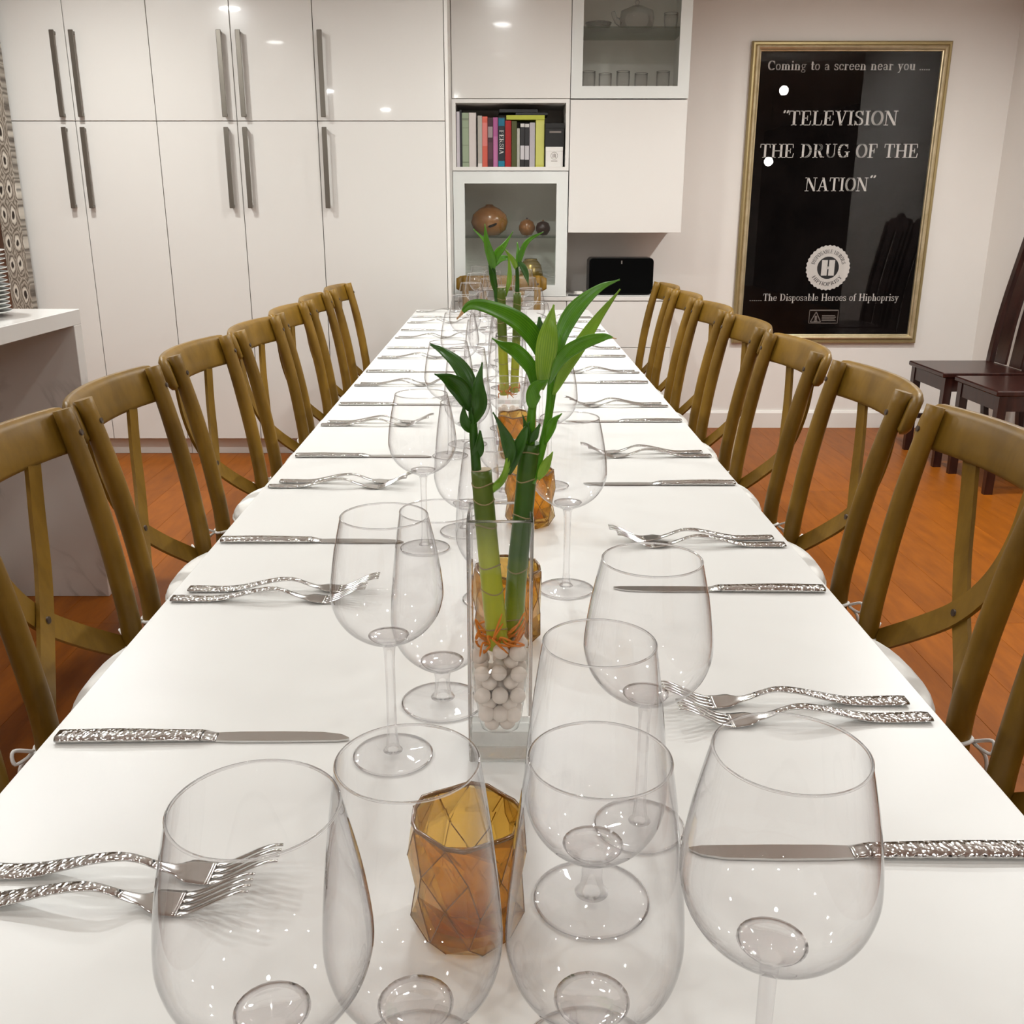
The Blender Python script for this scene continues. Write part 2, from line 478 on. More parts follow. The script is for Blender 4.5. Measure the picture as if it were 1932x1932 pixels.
b = MB(); b.prism([(0, 0), (-.016, 0), (-.016, .088), (-.010, .104), (0, .104)], 0, 1)
def baseboard(name, pts, axis):
    pass
bb = MB()
prof = [(0, 0), (.016, 0), (.016, .086), (.009, .1), (0, .1)]
vs = [(.92, YB - d, z) for d, z in prof] + [(XR, YB - d, z) for d, z in prof]
n = 5
bb.add(vs, [tuple(range(n)), tuple(range(2 * n - 1, n - 1, -1))] + [(k, k + n, (k + 1) % n + n, (k + 1) % n) for k in range(n)])
struct(bb.build('baseboard_back', 'trim'))
bb = MB()
vs = [(XR - d, 3.2, z) for d, z in prof] + [(XR - d, YB - .016, z) for d, z in prof]
bb.add(vs, [tuple(range(n)), tuple(range(2 * n - 1, n - 1, -1))] + [(k, k + n, (k + 1) % n + n, (k + 1) % n) for k in range(n)])
struct(bb.build('baseboard_right', 'trim'))

# ceiling lamps
for i, (lx, ly, w, sp) in enumerate(LAMPS):
    t = thing('recessed_downlight', (lx, ly, CEIL), 0, 'small round recessed ceiling downlight above the dining room', 'downlight', 'recessed ceiling downlights')
    MB().lathe([(.045, -.002), (.047, -.006), (.062, -.004), (.066, 0)], 24).build('trim_ring', 'lamp_ring', t)
    ld = bpy.data.lights.new('downlight_bulb', 'AREA'); ld.shape = 'DISK'; ld.size = .125
    ld.energy = w; ld.color = LAMP_COL; ld.spread = R(sp)
    lo = bpy.data.objects.new('downlight_bulb', ld); C.objects.link(lo)
    lo.location = (lx, ly, CEIL - .008)
# two small globe pendants, mirrored in the poster glass
M['globe'] = emit_mat('lit_globe', (1.0, .97, .92), 70)
for px, py, pz, lab in ((2.42, 2.0, 2.19, 'higher small round pendant globe mirrored in the poster glass'), (2.335, 2.0, 1.615, 'lower small round pendant globe mirrored in the poster glass')):
    t = thing('pendant_lamp', (px, py, CEIL), 0, lab, 'lamp', 'globe pendants right of the table')
    MB().lathe([(0, -.022), (.030, -.020), (.034, -.001), (0, 0)], 24).build('ceiling_rose', 'lamp_ring', t)
    MB().tube([(0, 0, -.02), (0, 0, pz - CEIL + .05)], .0022, 8).build('cord', 'black_gloss', t)
    MB().lathe([(0, .058), (.012, .056), (.014, .036), (0, .034)], 16).build('socket', 'nickel', t, (0, 0, pz - CEIL))
    MB().lathe([(.039 * math.sin(math.pi * k / 14), -.039 * math.cos(math.pi * k / 14)) for k in range(15)], 28).build('globe', 'globe', t, (0, 0, pz - CEIL))
# dark curtain along the far side wall
vs, fs = [], []
nn = 220
for k in range(nn + 1):
    y = -5.4 + 8.3 * k / nn
    x = XR2 - .12 - .04 * math.sin(k * .95) - .015 * math.sin(k * .31)
    vs += [(x, y, .02), (x, y, 2.40)]
for k in range(nn): fs.append((2 * k, 2 * k + 2, 2 * k + 3, 2 * k + 1))
cu = MB().add(vs, fs, True).build('curtain', 'curtain')
tag(cu, 'dark brown floor-length curtain mirrored in the poster glass', 'curtain')

# ------------------------------------------------------------------ lettering drawn with a broad nib
def hull(ps):
    ps = sorted(set((round(a, 5), round(b, 5)) for a, b in ps))
    def half(q):
        h = []
        for p in q:
            while len(h) > 1 and (h[-1][0]-h[-2][0])*(p[1]-h[-2][1]) - (h[-1][1]-h[-2][1])*(p[0]-h[-2][0]) <= 0: h.pop()
            h.append(p)
        return h[:-1]
    return half(ps) + half(ps[::-1])
def arc(cx, cy, rx, ry, a0, a1, k=12):
    return [(cx + rx * math.cos(R(a0 + (a1 - a0) * i / k)), cy + ry * math.sin(R(a0 + (a1 - a0) * i / k))) for i in range(k + 1)]
W = (.17, .05); T = (.05, .05); Md = (.12, .05)
def sf(x, y, h=.17): return ([(x - h, y), (x + h, y)], T)
def V(x, y0=.03, y1=.97): return ([(x, y0), (x, y1)], W)
SS = [(.6, .76), (.55, .9), (.38, .97), (.2, .92), (.12, .78), (.18, .63), (.38, .52), (.56, .42), (.63, .25), (.55, .09), (.37, .03), (.18, .09), (.1, .26)]
GL = {
 ' ': (.42, []), '.': (.26, [([(.13, .05), (.13, .06)], (.13, .10))]),
 'T': (.86, [V(.43), ([(.06, .97), (.80, .97)], T), ([(.08, .97), (.05, .74)], T), ([(.78, .97), (.81, .74)], T), sf(.43, .03)]),
 'H': (1.0, [V(.2), V(.8), ([(.2, .5), (.8, .5)], T), sf(.2, .03), sf(.2, .97), sf(.8, .03), sf(.8, .97)]),
 'E': (.82, [V(.2), ([(.03, .97), (.68, .97)], T), ([(.2, .5), (.5, .5)], T), ([(.03, .03), (.7, .03)], T), ([(.68, .97), (.7, .72)], T), ([(.5, .64), (.5, .36)], T), ([(.7, .03), (.75, .3)], T)]),
 'F': (.76, [V(.2), ([(.03, .97), (.66, .97)], T), ([(.2, .5), (.48, .5)], T), ([(.66, .97), (.68, .72)], T), ([(.48, .64), (.48, .36)], T), sf(.2, .03, .2)]),
 'L': (.76, [V(.2), sf(.2, .97), ([(.03, .03), (.66, .03)], T), ([(.66, .03), (.71, .32)], T)]),
 'D': (.95, [V(.2), (arc(.34, .5, .45, .47, -90, 90), W), ([(.03, .97), (.36, .97)], T), ([(.03, .03), (.36, .03)], T)]),
 'B': (.86, [V(.2), (arc(.38, .75, .24, .22, -90, 90), Md), (arc(.38, .28, .30, .25, -90, 90), Md), ([(.03, .97), (.38, .97)], T), ([(.2, .53), (.38, .53)], T), ([(.03, .03), (.38, .03)], T)]),
 'Y': (.90, [([(.18, .97), (.46, .45)], W), ([(.46, .45), (.74, .97)], T), V(.46, .03, .45), sf(.18, .97), sf(.74, .97, .13), sf(.46, .03)]),
 'P': (.82, [V(.2), (arc(.38, .72, .28, .25, -90, 90), Md), ([(.03, .97), (.38, .97)], T), ([(.2, .47), (.38, .47)], T), sf(.2, .03)]),
 'R': (.92, [V(.2), (arc(.38, .74, .28, .23, -90, 90), W), ([(.03, .97), (.38, .97)], T), ([(.2, .51), (.38, .51)], T), ([(.46, .5), (.62, .14), (.72, .05)], W), ([(.7, .04), (.88, .06)], T), sf(.2, .03)]),
 'U': (.94, [([(.2, .97), (.2, .3)], W), (arc(.47, .3, .27, .27, 180, 360), (.09, .05)), ([(.74, .3), (.74, .97)], T), sf(.2, .97), sf(.74, .97, .14)]),
 'G': (.96, [(arc(.48, .5, .36, .47, 45, 315), W), V(.78, .1, .42), ([(.6, .43), (.95, .43)], T), ([(.78, .95), (.79, .68)], T)]),
 'C': (.88, [(arc(.48, .5, .36, .47, 45, 315), W), ([(.76, .95), (.78, .66)], T)]),
 'O': (.94, [(arc(.47, .5, .36, .47, 0, 360, 24), W)]),
 'V': (.92, [([(.2, .97), (.48, .03)], W), ([(.48, .03), (.76, .97)], T), sf(.2, .97), sf(.76, .97, .13)]),
 'I': (.42, [V(.21), sf(.21, .03), sf(.21, .97)]),
 'S': (.74, [(SS, Md), ([(.62, .97), (.62, .7)], T), ([(.08, .03), (.08, .3)], T)]),
 'N': (1.0, [([(.16, .03), (.16, .97)], T), ([(.2, .97), (.8, .03)], W), ([(.82, .03), (.82, .97)], T), sf(.16, .03, .14), sf(.13, .97, .12), sf(.82, .97, .14)]),
 'A': (.96, [([(.14, .03), (.46, .97)], T), ([(.46, .97), (.78, .03)], W), ([(.25, .33), (.66, .33)], T), sf(.14, .03, .13), sf(.78, .03, .17)]),
 'o': (.62, [(arc(.31, .33, .22, .30, 0, 360, 20), Md)]),
 'c': (.56, [(arc(.31, .33, .22, .30, 40, 320), Md), ([(.48, .5), (.48, .46)], (.1, .1))]),
 'e': (.60, [(arc(.31, .33, .22, .30, 5, 325), Md), ([(.12, .36), (.5, .36)], T)]),
 's': (.52, [([(x * .72, y * .66) for x, y in SS], (.10, .05))]),
 'i': (.36, [V(.18, .03, .62), sf(.18, .03, .14), ([(.06, .62), (.18, .62)], T), ([(.18, .86), (.18, .90)], (.15, .12))]),
 'l': (.36, [V(.18, .03, .97), sf(.18, .03, .14), ([(.06, .96), (.18, .96)], T)]),
 't': (.44, [V(.2, .1, .86), ([(.04, .62), (.4, .62)], T), ([(.2, .1), (.28, .03), (.42, .1)], T)]),
 'f': (.44, [V(.2, .03, .8), ([(.2, .8), (.3, .96), (.44, .92)], (.09, .06)), ([(.04, .62), (.4, .62)], T), sf(.2, .03, .14)]),
 'n': (.74, [V(.18, .03, .62), V(.54, .03, .46), ([(.18, .5), (.32, .62), (.46, .60), (.54, .46)], (.08, .05)), sf(.18, .03, .14), sf(.54, .03, .14), ([(.06, .62), (.18, .62)], T)]),
 'm': (1.08, [V(.18, .03, .62), V(.53, .03, .46), V(.88, .03, .46), ([(.18, .5), (.32, .62), (.46, .60), (.53, .46)], (.08, .05)), ([(.53, .5), (.67, .62), (.81, .60), (.88, .46)], (.08, .05)), sf(.18, .03, .14), sf(.53, .03, .14), sf(.88, .03, .14)]),
 'h': (.74, [V(.18, .03, .97), V(.54, .03, .46), ([(.18, .5), (.32, .62), (.46, .60), (.54, .46)], (.08, .05)), sf(.18, .03, .14), sf(.54, .03, .14), ([(.06, .96), (.18, .96)], T)]),
 'r': (.54, [V(.18, .03, .62), ([(.18, .46), (.3, .6), (.44, .58)], (.09, .06)), ([(.44, .54), (.44, .56)], (.12, .1)), sf(.18, .03, .14), ([(.06, .62), (.18, .62)], T)]),
 'u': (.74, [V(.18, .16, .62), V(.54, .03, .62), ([(.18, .16), (.28, .03), (.42, .04), (.54, .16)], (.08, .05)), ([(.06, .62), (.18, .62)], T), ([(.42, .62), (.54, .62)], T), ([(.54, .03), (.68, .03)], T)]),
 'a': (.64, [V(.46, .08, .46), ([(.46, .46), (.36, .61), (.22, .61), (.13, .5)], (.09, .05)), (arc(.29, .18, .17, .15, 0, 360, 16), (.09, .05)), ([(.46, .06), (.6, .06)], T)]),
 'g': (.62, [(arc(.28, .43, .17, .19, 0, 360, 16), (.10, .05)), (arc(.28, -.08, .21, .14, 0, 360, 16), (.08, .05)), ([(.2, .24), (.14, .14), (.3, .08)], (.07, .05)), ([(.4, .56), (.56, .6)], (.06, .07))]),
 'y': (.66, [([(.15, .62), (.34, .06)], Md), ([(.54, .62), (.26, -.2), (.14, -.26)], T), sf(.15, .62, .13), sf(.54, .62, .11), ([(.13, -.24), (.13, -.22)], (.1, .08))]),
 'p': (.68, [V(.18, -.28, .62), (arc(.34, .33, .22, .30, -120, 120), Md), sf(.18, -.28, .14), ([(.06, .62), (.18, .62)], T)]),
 'b': (.68, [V(.18, .05, .97), (arc(.34, .33, .22, .30, -120, 120), Md), ([(.06, .96), (.18, .96)], T)]),
 '“': (.44, [([(.12, .84), (.17, .97)], (.09, .06)), ([(.31, .84), (.36, .97)], (.09, .06))]),
 '”': (.44, [([(.08, .80), (.14, .93)], (.09, .06)), ([(.27, .80), (.33, .93)], (.09, .06))]),
}
def text_polys(s):
    x, out = 0, []
    for ch in s:
        adv, strokes = GL.get(ch, GL[' '])
        for pts, (w, h) in strokes:
            for p, q in zip(pts[:-1], pts[1:]):
                out.append(hull([(x + a[0] + sx * w / 2, a[1] + sy * h / 2) for a in (p, q) for sx in (-1, 1) for sy in (-1, 1)]))
        x += adv + .03
    return out, x
def lettering(name, s, x0, x1, z0, cap, y, m, parent, fn=None, flip=1):
    polys, w = text_polys(s)
    k = (x1 - x0) / w if x1 is not None else cap
    mb = MB()
    for p in polys:
        q = [(x0 + a * k, y, z0 + b_ * cap) for a, b_ in p]
        if fn: q = [fn(a * k, b_ * cap) for a, b_ in p]
        mb.add(q, [tuple(range(len(q)))])
    return mb.build(name, m, parent)

# ------------------------------------------------------------------ framed poster on the back wall
PX0, PX1, PZ0, PZ1 = 1.296, 2.334, .490, 2.043
po = thing('framed_poster', ((PX0 + PX1) / 2, YB, PZ0), 0, 'tall black film-style poster in a champagne gold frame on the back wall', 'poster')
cx = (PX0 + PX1) / 2
def frame_ring(x0, x1, z0, z1, prof):
    """prof: list of (inset, y) swept round a rectangle"""
    mb = MB(); n = len(prof); vs = []
    for (ax, az) in ((0, 0), (1, 0), (1, 1), (0, 1)):
        for ins, y in prof:
            vs.append(((x0 + ins) if ax == 0 else (x1 - ins), y, (z0 + ins) if az == 0 else (z1 - ins)))
    fs = []
    for c in range(4):
        d = (c + 1) % 4
        for k in range(n - 1): fs.append((c * n + k, d * n + k, d * n + k + 1, c * n + k + 1))
    return mb.add(vs, fs)
hw = (PX1 - PX0) / 2; ph = PZ1 - PZ0
frame_ring(-hw, hw, 0, ph, [(0, -.001), (0, -.022), (.007, -.030), (.016, -.030), (.020, -.025)]).build('frame_outer', 'gold_dark', po)
frame_ring(-hw, hw, 0, ph, [(.019, -.026), (.024, -.036), (.032, -.039), (.039, -.034), (.043, -.026), (.048, -.024), (.050, -.014)]).build('frame_inner', 'gold', po)
MB().box(-hw + .045, hw - .045, -.012, -.002, .045, ph - .045).build('print', 'poster', po)
MB().box(-hw + .046, hw - .046, -.0185, -.0165, .046, ph - .046).build('glass_pane', 'poster_glass', po)
yl = -.0135
def pl(s, x0, x1, z, cap, m='ink', **k): return lettering('lettering', s, x0 - cx, None if x1 is None else x1 - cx, z - PZ0, cap, yl, m, po, **k)
pl('Coming to a screen near you', 1.385, 2.160, 1.905, .046)
pl('.....', 2.178, 2.236, 1.905, .04)
pl('“', 1.480, 1.522, 1.636, .075)
pl('TELEVISION', 1.515, 2.098, 1.636, .073)
pl('THE DRUG OF THE', 1.376, 2.228, 1.474, .071)
pl('NATION', 1.635, 1.978, 1.304, .071)
pl('”', 1.980, 2.022, 1.318, .071)
pl('......', 1.380, 1.452, .722, .03)
pl('The Disposable Heroes of Hiphoprisy', 1.455, 2.215, .722, .040)
# seal
SX, SZ, SR = 1.802 - cx, .902 - PZ0, .120
ring = []
for k in range(160):
    a = 2 * math.pi * k / 160
    r = SR * (1 + .022 * math.cos(32 * a))
    ring.append((SX + r * math.cos(a), SZ + r * math.sin(a)))
def disc(poly, y, name, m): return MB().add([(x, y, z) for x, z in poly], [tuple(range(len(poly)))]).build(name, m, po)
disc(ring, yl, 'seal_disc', 'ink')
disc([(SX + SR * .5 * math.cos(a), SZ + SR * .5 * math.sin(a)) for a in [2 * math.pi * k / 48 for k in range(48)]], yl - .0004, 'seal_centre', 'ink_dark')
hmb = MB()
for x0, x1 in ((-.036, -.004), (.004, .036)): hmb.add([(SX + x0, yl - .0008, SZ - .042), (SX + x1, yl - .0008, SZ - .042), (SX + x1, yl - .0008, SZ + .042), (SX + x0, yl - .0008, SZ + .042)], [(0, 1, 2, 3)])
hmb.add([(SX - .006, yl - .0008, SZ - .007), (SX + .006, yl - .0008, SZ - .007), (SX + .006, yl - .0008, SZ + .007), (SX - .006, yl - .0008, SZ + .007)], [(0, 1, 2, 3)])
hmb.build('seal_letter', 'ink', po)
def ring_text(s, r, top, span, cap):
    polys, w = text_polys(s)
    def fn(a, b_):
        u = (a / w - .5) * span
        if top:
            th = math.pi / 2 - u; rr = r + b_
        else:
            th = -math.pi / 2 + u; rr = r - b_
        return (SX + rr * math.cos(th), yl - .0005, SZ + rr * math.sin(th))
    mb = MB()
    for p in polys:
        q = [fn(a, b_ * cap) for a, b_ in p]
        mb.add(q, [tuple(range(len(q)))])
    mb.build('seal_lettering', 'ink_dark', po)
ring_text('DISPOSABLE HEROES', .078, True, 2.7, .020)
ring_text('HIPHOPRISY', .098, False, 2.1, .020)
mb = MB()
def rect(x0, x1, z0, z1): mb.add([(x0 - cx, yl, z0 - PZ0), (x1 - cx, yl, z0 - PZ0), (x1 - cx, yl, z1 - PZ0), (x0 - cx, yl, z1 - PZ0)], [(0, 1, 2, 3)])
lx0, lx1, lz0, lz1 = 1.722, 1.886, .598, .674
rect(lx0, lx1, lz0, lz0 + .003); rect(lx0, lx1, lz1 - .006, lz1); rect(lx0, lx0 + .003, lz0, lz1); rect(lx1 - .003, lx1, lz0, lz1)
def seg(p, q, w):
    p, q = Vector(p), Vector(q); d = (q - p).normalized(); nrm = Vector((-d.y, d.x)) * w / 2
    mb.add([(v.x - cx, yl, v.y - PZ0) for v in (p - nrm, q - nrm, q + nrm, p + nrm)], [(0, 1, 2, 3)])
A_, B_, C_ = (1.732, .606), (1.790, .606), (1.761, .662)
for p, q in ((A_, B_), (B_, C_), (C_, A_)): seg(p, q, .005)
seg((1.761, .612), (1.761, .640), .012); seg((1.752, .612), (1.770, .612), .008)
for k in range(4): rect(1.795, 1.874 - .006 * (k % 2), .612 + k * .009, .617 + k * .009)
mb.build('warning_label', 'ink_dim', po)

# ------------------------------------------------------------------ tall glossy cabinets
YT = 4.84
XS = [-2.60, -1.991, -1.613, -1.237, -.862, -.267]
hand_mesh = {}
def handle(parent, x, z0, z1, y0):
    key = round(z1 - z0, 3)
    if key not in hand_mesh:
        h = z1 - z0
        m_ = MB()
        m_.box(-.0115, .0115, -.034, -.028, 0, h, bev=.002)
        m_.box(-.006, .006, -.027, 0, .004, .016); m_.box(-.006, .006, -.027, 0, h - .016, h - .004)
        hand_mesh[key] = m_.mesh('handle', 'nickel')
    o = bpy.data.objects.new('handle', hand_mesh[key]); C.objects.link(o)
    o.parent = parent; o.location = (x, y0, z0)
GAP = .0016
def door(parent, x0, x1, z0, z1, y0, th, m, hx=None, hz=None):
    d = MB().box(x0 + GAP, x1 - GAP, y0, y0 + th, z0 + GAP, z1 - GAP, bev=.0012).build('door', m, parent)
    if hx is not None: handle(d, hx, hz[0], hz[1], y0)
    return d
units = [(0, 2, 'tall white glossy cabinet beside the patterned hutch, two door columns wide'),
         (2, 4, 'tall white glossy cabinet in the middle of the wall, with paired bar handles'),
         (4, 5, 'tall white glossy cabinet with one wide door column beside the bookshelf')]
HZU, HZL = (1.618, 1.985), (1.215, 1.575)
ZS, ZTOP, ZPL = 1.603, 2.40, .087
for a, b_, lab in units:
    x0, x1 = XS[a], XS[b_]
    t = thing('tall_cabinet', ((x0 + x1) / 2, YT, 0), 0, lab, 'cabinet', 'tall glossy cabinets along the back wall')
    ox = (x0 + x1) / 2
    MB().box(x0 - ox + .001, x1 - ox - .001, .0205, YB - YT - .002, ZPL, ZTOP).build('body', 'seam', t)
    MB().box(x0 - ox + .001, x1 - ox - .001, .05, YB - YT - .01, 0, ZPL).build('plinth', 'gloss', t)
    for k in range(a, b_):
        d0, d1 = XS[k] - ox, XS[k + 1] - ox
        hx = (d1 - .047) if (k == a and b_ - a == 2) else (d0 + .034)
        if k == 0: hx = d1 - .047
        if k == a + 1: hx = d0 + .040
        door(t, d0, d1, ZPL, ZS, 0, .019, 'gloss', hx, HZL)
        door(t, d0, d1, ZS, ZTOP, 0, .019, 'gloss', hx, HZU)
# end panel of the run
ep = MB().box(-.266, -.250, YT - .002, YB - .002, 0, ZTOP, bev=.001).build('end_panel', 'satin')
tag(ep, 'narrow white upright end panel between tall cabinets and bookshelf', 'panel')

# ------------------------------------------------------------------ patterned hutch on the left
hx1 = -2.274
t = thing('inlaid_hutch', (-2.85, 4.78, 0), 0, 'dark hutch with a black and white bone-inlay frame at the left edge', 'hutch')
MB().box(hx1 - .098 + 2.85, hx1 + 2.85, -.02, .03, 0, 2.35, bev=.002).build('inlaid_stile', 'inlay', t)
MB().box(-.576, -.478, -.02, .03, 0, 2.35, bev=.002).build('inlaid_stile', 'inlay', t)
MB().box(-.478, .478, -.02, .03, 2.25, 2.35, bev=.002).build('inlaid_rail', 'inlay', t)
MB().box(-.478, .478, .012, .03, .05, 2.25).build('recess_panel', 'black_in', t)
MB().box(.43, .4775, -.004, .012, .05, 2.25, bev=.002).build('inner_moulding', 'dark_wood', t)
MB().box(-.4775, -.43, -.004, .012, .05, 2.25, bev=.002).build('inner_moulding', 'dark_wood', t)

# ------------------------------------------------------------------ marble island on the left
IX, IY = -1.285, 2.985
isl = thing('marble_island', (IX, IY, 0), 0, 'white marble kitchen island with a waterfall end panel', 'island')
MB().box(-.95, 0, -2.35, 0, .875, .92, bev=.0015).build('worktop', 'marble', isl)
MB().box(-.95, -.0005, -.052, -.0005, 0, .8745, bev=.0015).build('waterfall_panel', 'marble', isl)
MB().box(-.93, -.36, -2.30, -.053, .08, .8745).build('body', 'satin', isl)
MB().box(-.90, -.40, -2.25, -.06, 0, .08).build('plinth', 'seam', isl)
# stack of plates
prof = [(0, .001), (.07, .0), (.075, .003), (.112, .010), (.128, .0145), (.1285, .0165), (.126, .0165), (.11, .0125), (.07, .0055), (0, .005)]
pm = MB().lathe(prof, 40).mesh('plate', 'white_china')
for k in range(15):
    o = bpy.data.objects.new('plate', pm); C.objects.link(o)
    o.location = (-1.508 + random.uniform(-.003, .003), 2.74 + random.uniform(-.003, .003), .9202 + k * .0118)
    s = 1 + random.uniform(-.025, .02)
    o.scale = (s, s, 1)
    w = 'bottom' if k == 0 else ('top' if k == 14 else ORD[k - 1 if k < 10 else 0] )
    lab = 'white plate %s of the stack on the marble island' % (('at the very ' + w) if k in (0, 14) else ('number %s up from the bottom' % ['', 'two', 'three', 'four', 'five', 'six', 'seven', 'eight', 'nine', 'ten', 'eleven', 'twelve', 'thirteen', 'fourteen'][k]))
    tag(o, lab, 'plate', 'stacked plates on the island')

# ------------------------------------------------------------------ wall units right of the tall cabinets
YU = 5.12
XA, XM, XB = -.249, .333, .912
WT = .018
def carcass(t, x0, x1, z0, z1, y0, y1, m='satin', back='inner', side='satin'):
    MB().box(x0, x0 + WT, y0, y1, z0, z1).build('side_panel', side, t)
    MB().box(x1 - WT, x1, y0, y1, z0, z1).build('side_panel', side, t)
    MB().box(x0 + WT, x1 - WT, y0, y1, z0, z0 + WT).build('bottom_panel', side, t)
    MB().box(x0 + WT, x1 - WT, y0, y1, z1 - WT, z1).build('top_panel', side, t)
    MB().box(x0 + WT, x1 - WT, y1 - .012, y1 - .004, z0 + WT, z1 - WT).build('back_panel', back, t)
def glass_door(t, x0, x1, z0, z1, y0, fw):
    d = frame_ring(x0 + GAP, x1 - GAP, z0 + GAP, z1 - GAP, [(0, y0 + .019), (0, y0), (fw, y0), (fw, y0 + .019), (0, y0 + .019)]).build('door_frame', 'grey_frame', t)
    MB().box(x0 + fw - .004, x1 - fw + .004, y0 + .008, y0 + .012, z0 + fw - .004, z1 - fw + .004).build('glass_pane', 'pane', d)
dep = YB - YU - .003
Z1, Z2, Z3, Z4, Z5 = 1.395, 1.728, 2.40, 1.095, .778
def unit(name, x0, z0, lab, cat='cabinet'): return thing(name, (x0, YU, z0), 0, lab, cat, 'white wall units')
# upper left, solid door
t = unit('wall_cabinet', XA, Z2, 'white wall cabinet with a plain glossy door directly above the books')
MB().box(0.001, XM - XA - .002, .020, dep, .002, Z3 - Z2).build('body', 'satin', t)
door(t, 0, XM - XA, 0, Z3 - Z2, 0, .019, 'satin_gloss')
# upper right, glass door
t = unit('glass_cabinet', XM, Z2, 'white wall cabinet with a glass door holding glassware')
carcass(t, .002, XB - XM, 0.002, Z3 - Z2, .020, dep)
glass_door(t, 0, XB - XM, 0, Z3 - Z2, 0, .055)
MB().box(WT + .004, XB - XM - WT - .002, .03, dep - .014, .318, .326).build('glass_shelf', 'shelf_glass', t)
# middle right, solid door
t = unit('hanging_cabinet', XM, Z4, 'square white matt-fronted cabinet hanging above the speaker')
MB().box(.001, XB - XM - .001, .020, dep, .001, Z2 - Z4 - .004).build('body', 'satin', t)
door(t, 0, XB - XM - .002, 0, Z2 - Z4 - .003, 0, .019, 'satin')
# open bookshelf
t = unit('open_bookshelf', XA, Z1, 'open white shelf niche filled with books', 'bookshelf')
carcass(t, 0, XM - XA - .002, 0, Z2 - Z1 - .001, .004, dep)
# lower glass cabinet
t = unit('glass_cabinet', XA, Z5, 'white cabinet with a glass door showing round gourd ornaments')
carcass(t, 0, XM - XA - .002, 0.001, Z1 - Z5 - .001, .020, dep)
glass_door(t, 0, XM - XA - .002, 0, Z1 - Z5 - .002, 0, .057)
MB().box(WT + .002, XM - XA - WT - .004, .03, dep - .014, .292, .300).build('glass_shelf', 'shelf_glass', t)
# low drawer unit
t = unit('drawer_unit', XA, 0, 'low white drawer unit under the glass cabinet and speaker')
wB = 1.135
MB().box(0, wB, .020, dep, .08, Z5 - .022).build('body', 'seam', t)
MB().box(0, wB + .006, -.004, dep, Z5 - .021, Z5 - .001, bev=.001).build('top_panel', 'satin', t)
MB().box(.01, wB - .01, .05, dep - .01, 0, .08).build('plinth', 'satin', t)
for x0, x1 in ((0, XM - XA), (XM - XA, wB)):
    MB().box(x0 + GAP, x1 - GAP, 0, .019, .514 + GAP, Z5 - .024, bev=.0012).build('drawer', 'satin', t)
    MB().box(x0 + GAP, x1 - GAP, 0, .019, .083, .514 - GAP, bev=.0012).build('drawer', 'satin', t)

# ------------------------------------------------------------------ books
sp_scale = .002637
bx0 = -.2285
bzb = Z1 + WT + .0004
def book(x0, x1, h, col, lab, name='book', y=.03, d=.19, z=None, rz=0, bands=(), rough=.5, letters=None, lean=0):
    """spine towards the camera; col linear"""
    key = 'cover_%d' % len(M)
    M[key] = mat(key, col, rough)
    M.setdefault('page', mat('book_pages', (.70, .66, .58), .8))
    w = x1 - x0
    t = thing(name, (x0, YU + y, bzb if z is None else z), rz, lab, 'book', 'books on the open shelf')
    th = min(.003, w * .18)
    c_ = MB()
    c_.box(0, w, 0, th, 0, h, bev=.0008); c_.box(0, th, th, d, 0, h); c_.box(w - th, w, th, d, 0, h)
    c_.build('cover', key, t)
    MB().box(th * 1.01, w - th * 1.01, th * 1.01, d - .004, .003, h - .003).build('pages', 'page', t)
    for k, (a, b_, cc) in enumerate(bands):
        kk = 'band_%d' % len(M); M[kk] = mat(kk, cc, .5)
        MB().box(w * .04, w * .96, -.0006, .0003, h * a, h * b_).build('spine_band', kk, t)
    return t
def cx_(c): return bx0 + (c - 100) / 7.728 * sp_scale * .945
def hh(top): return (1090 - top) / 7.728 * sp_scale * .925
BK = [(100, 150, 270, (.55, .50, .53), 'thin pale grey book at the left end of the shelf', ()),
      (152, 182, 245, (.012, .012, .015), 'slim black book beside the sage green one', ()),
      (184, 290, 285, (.30, .36, .24), 'sage green hardback with faint lettering', ((.08, .10, (.18, .22, .14)), (.4, .41, (.2, .24, .16)), (.72, .73, (.2, .24, .16)), (.86, .9, (.2, .24, .16)))),
      (292, 402, 285, (.64, .57, .54), 'thick cream white book beside the sage one', ()),
      (426, 494, 330, (.42, .38, .34), 'grey book with a white foot band', ((.0, .07, (.7, .66, .62)),)),
      (496, 578, 340, (.78, .14, .09), 'coral red book in the middle left of the row', ((.42, .88, (.85, .25, .22)),)),
      (582, 660, 360, (.05, .012, .02), 'dark maroon book with a pale motif on the spine', ((.60, .82, (.32, .25, .25)), (.16, .50, (.09, .03, .045)))),
      (664, 738, 355, (.42, .10, .27), 'magenta pink book beside the teal and black one', ((.0, .62, (.50, .16, .34)),)),
      (850, 944, 400, (.42, .006, .006), 'bright red book beneath the lying yellow one', ()),
      (950, 1030, 410, (.055, .06, .008), 'dark olive green book', ()),
      (1034, 1078, 515, (.55, .53, .45), 'thin white booklet, shortest of the upright books', ()),
      (1084, 1148, 440, (.015, .014, .015), 'left one of two matching black and white volumes', ((.91, .985, (.6, .57, .53)), (.17, .49, (.55, .52, .53)))),
      (1152, 1222, 440, (.015, .014, .015), 'right one of two matching black and white volumes', ((.91, .985, (.6, .57, .53)), (.17, .49, (.55, .52, .53)))),
      (1228, 1312, 430, (.45, .41, .43), 'lavender grey book right of the matching pair', ()),
      (1322, 1456, 392, (.50, .48, .08), 'thick lime yellow upright book', ((.05, .97, (.56, .55, .14)),))]
for a, b_, tp, col, lab, bands in BK:
    book(cx_(a), cx_(b_), hh(tp), col, lab, bands=bands, y=.02 + random.uniform(0, .02), d=.17)
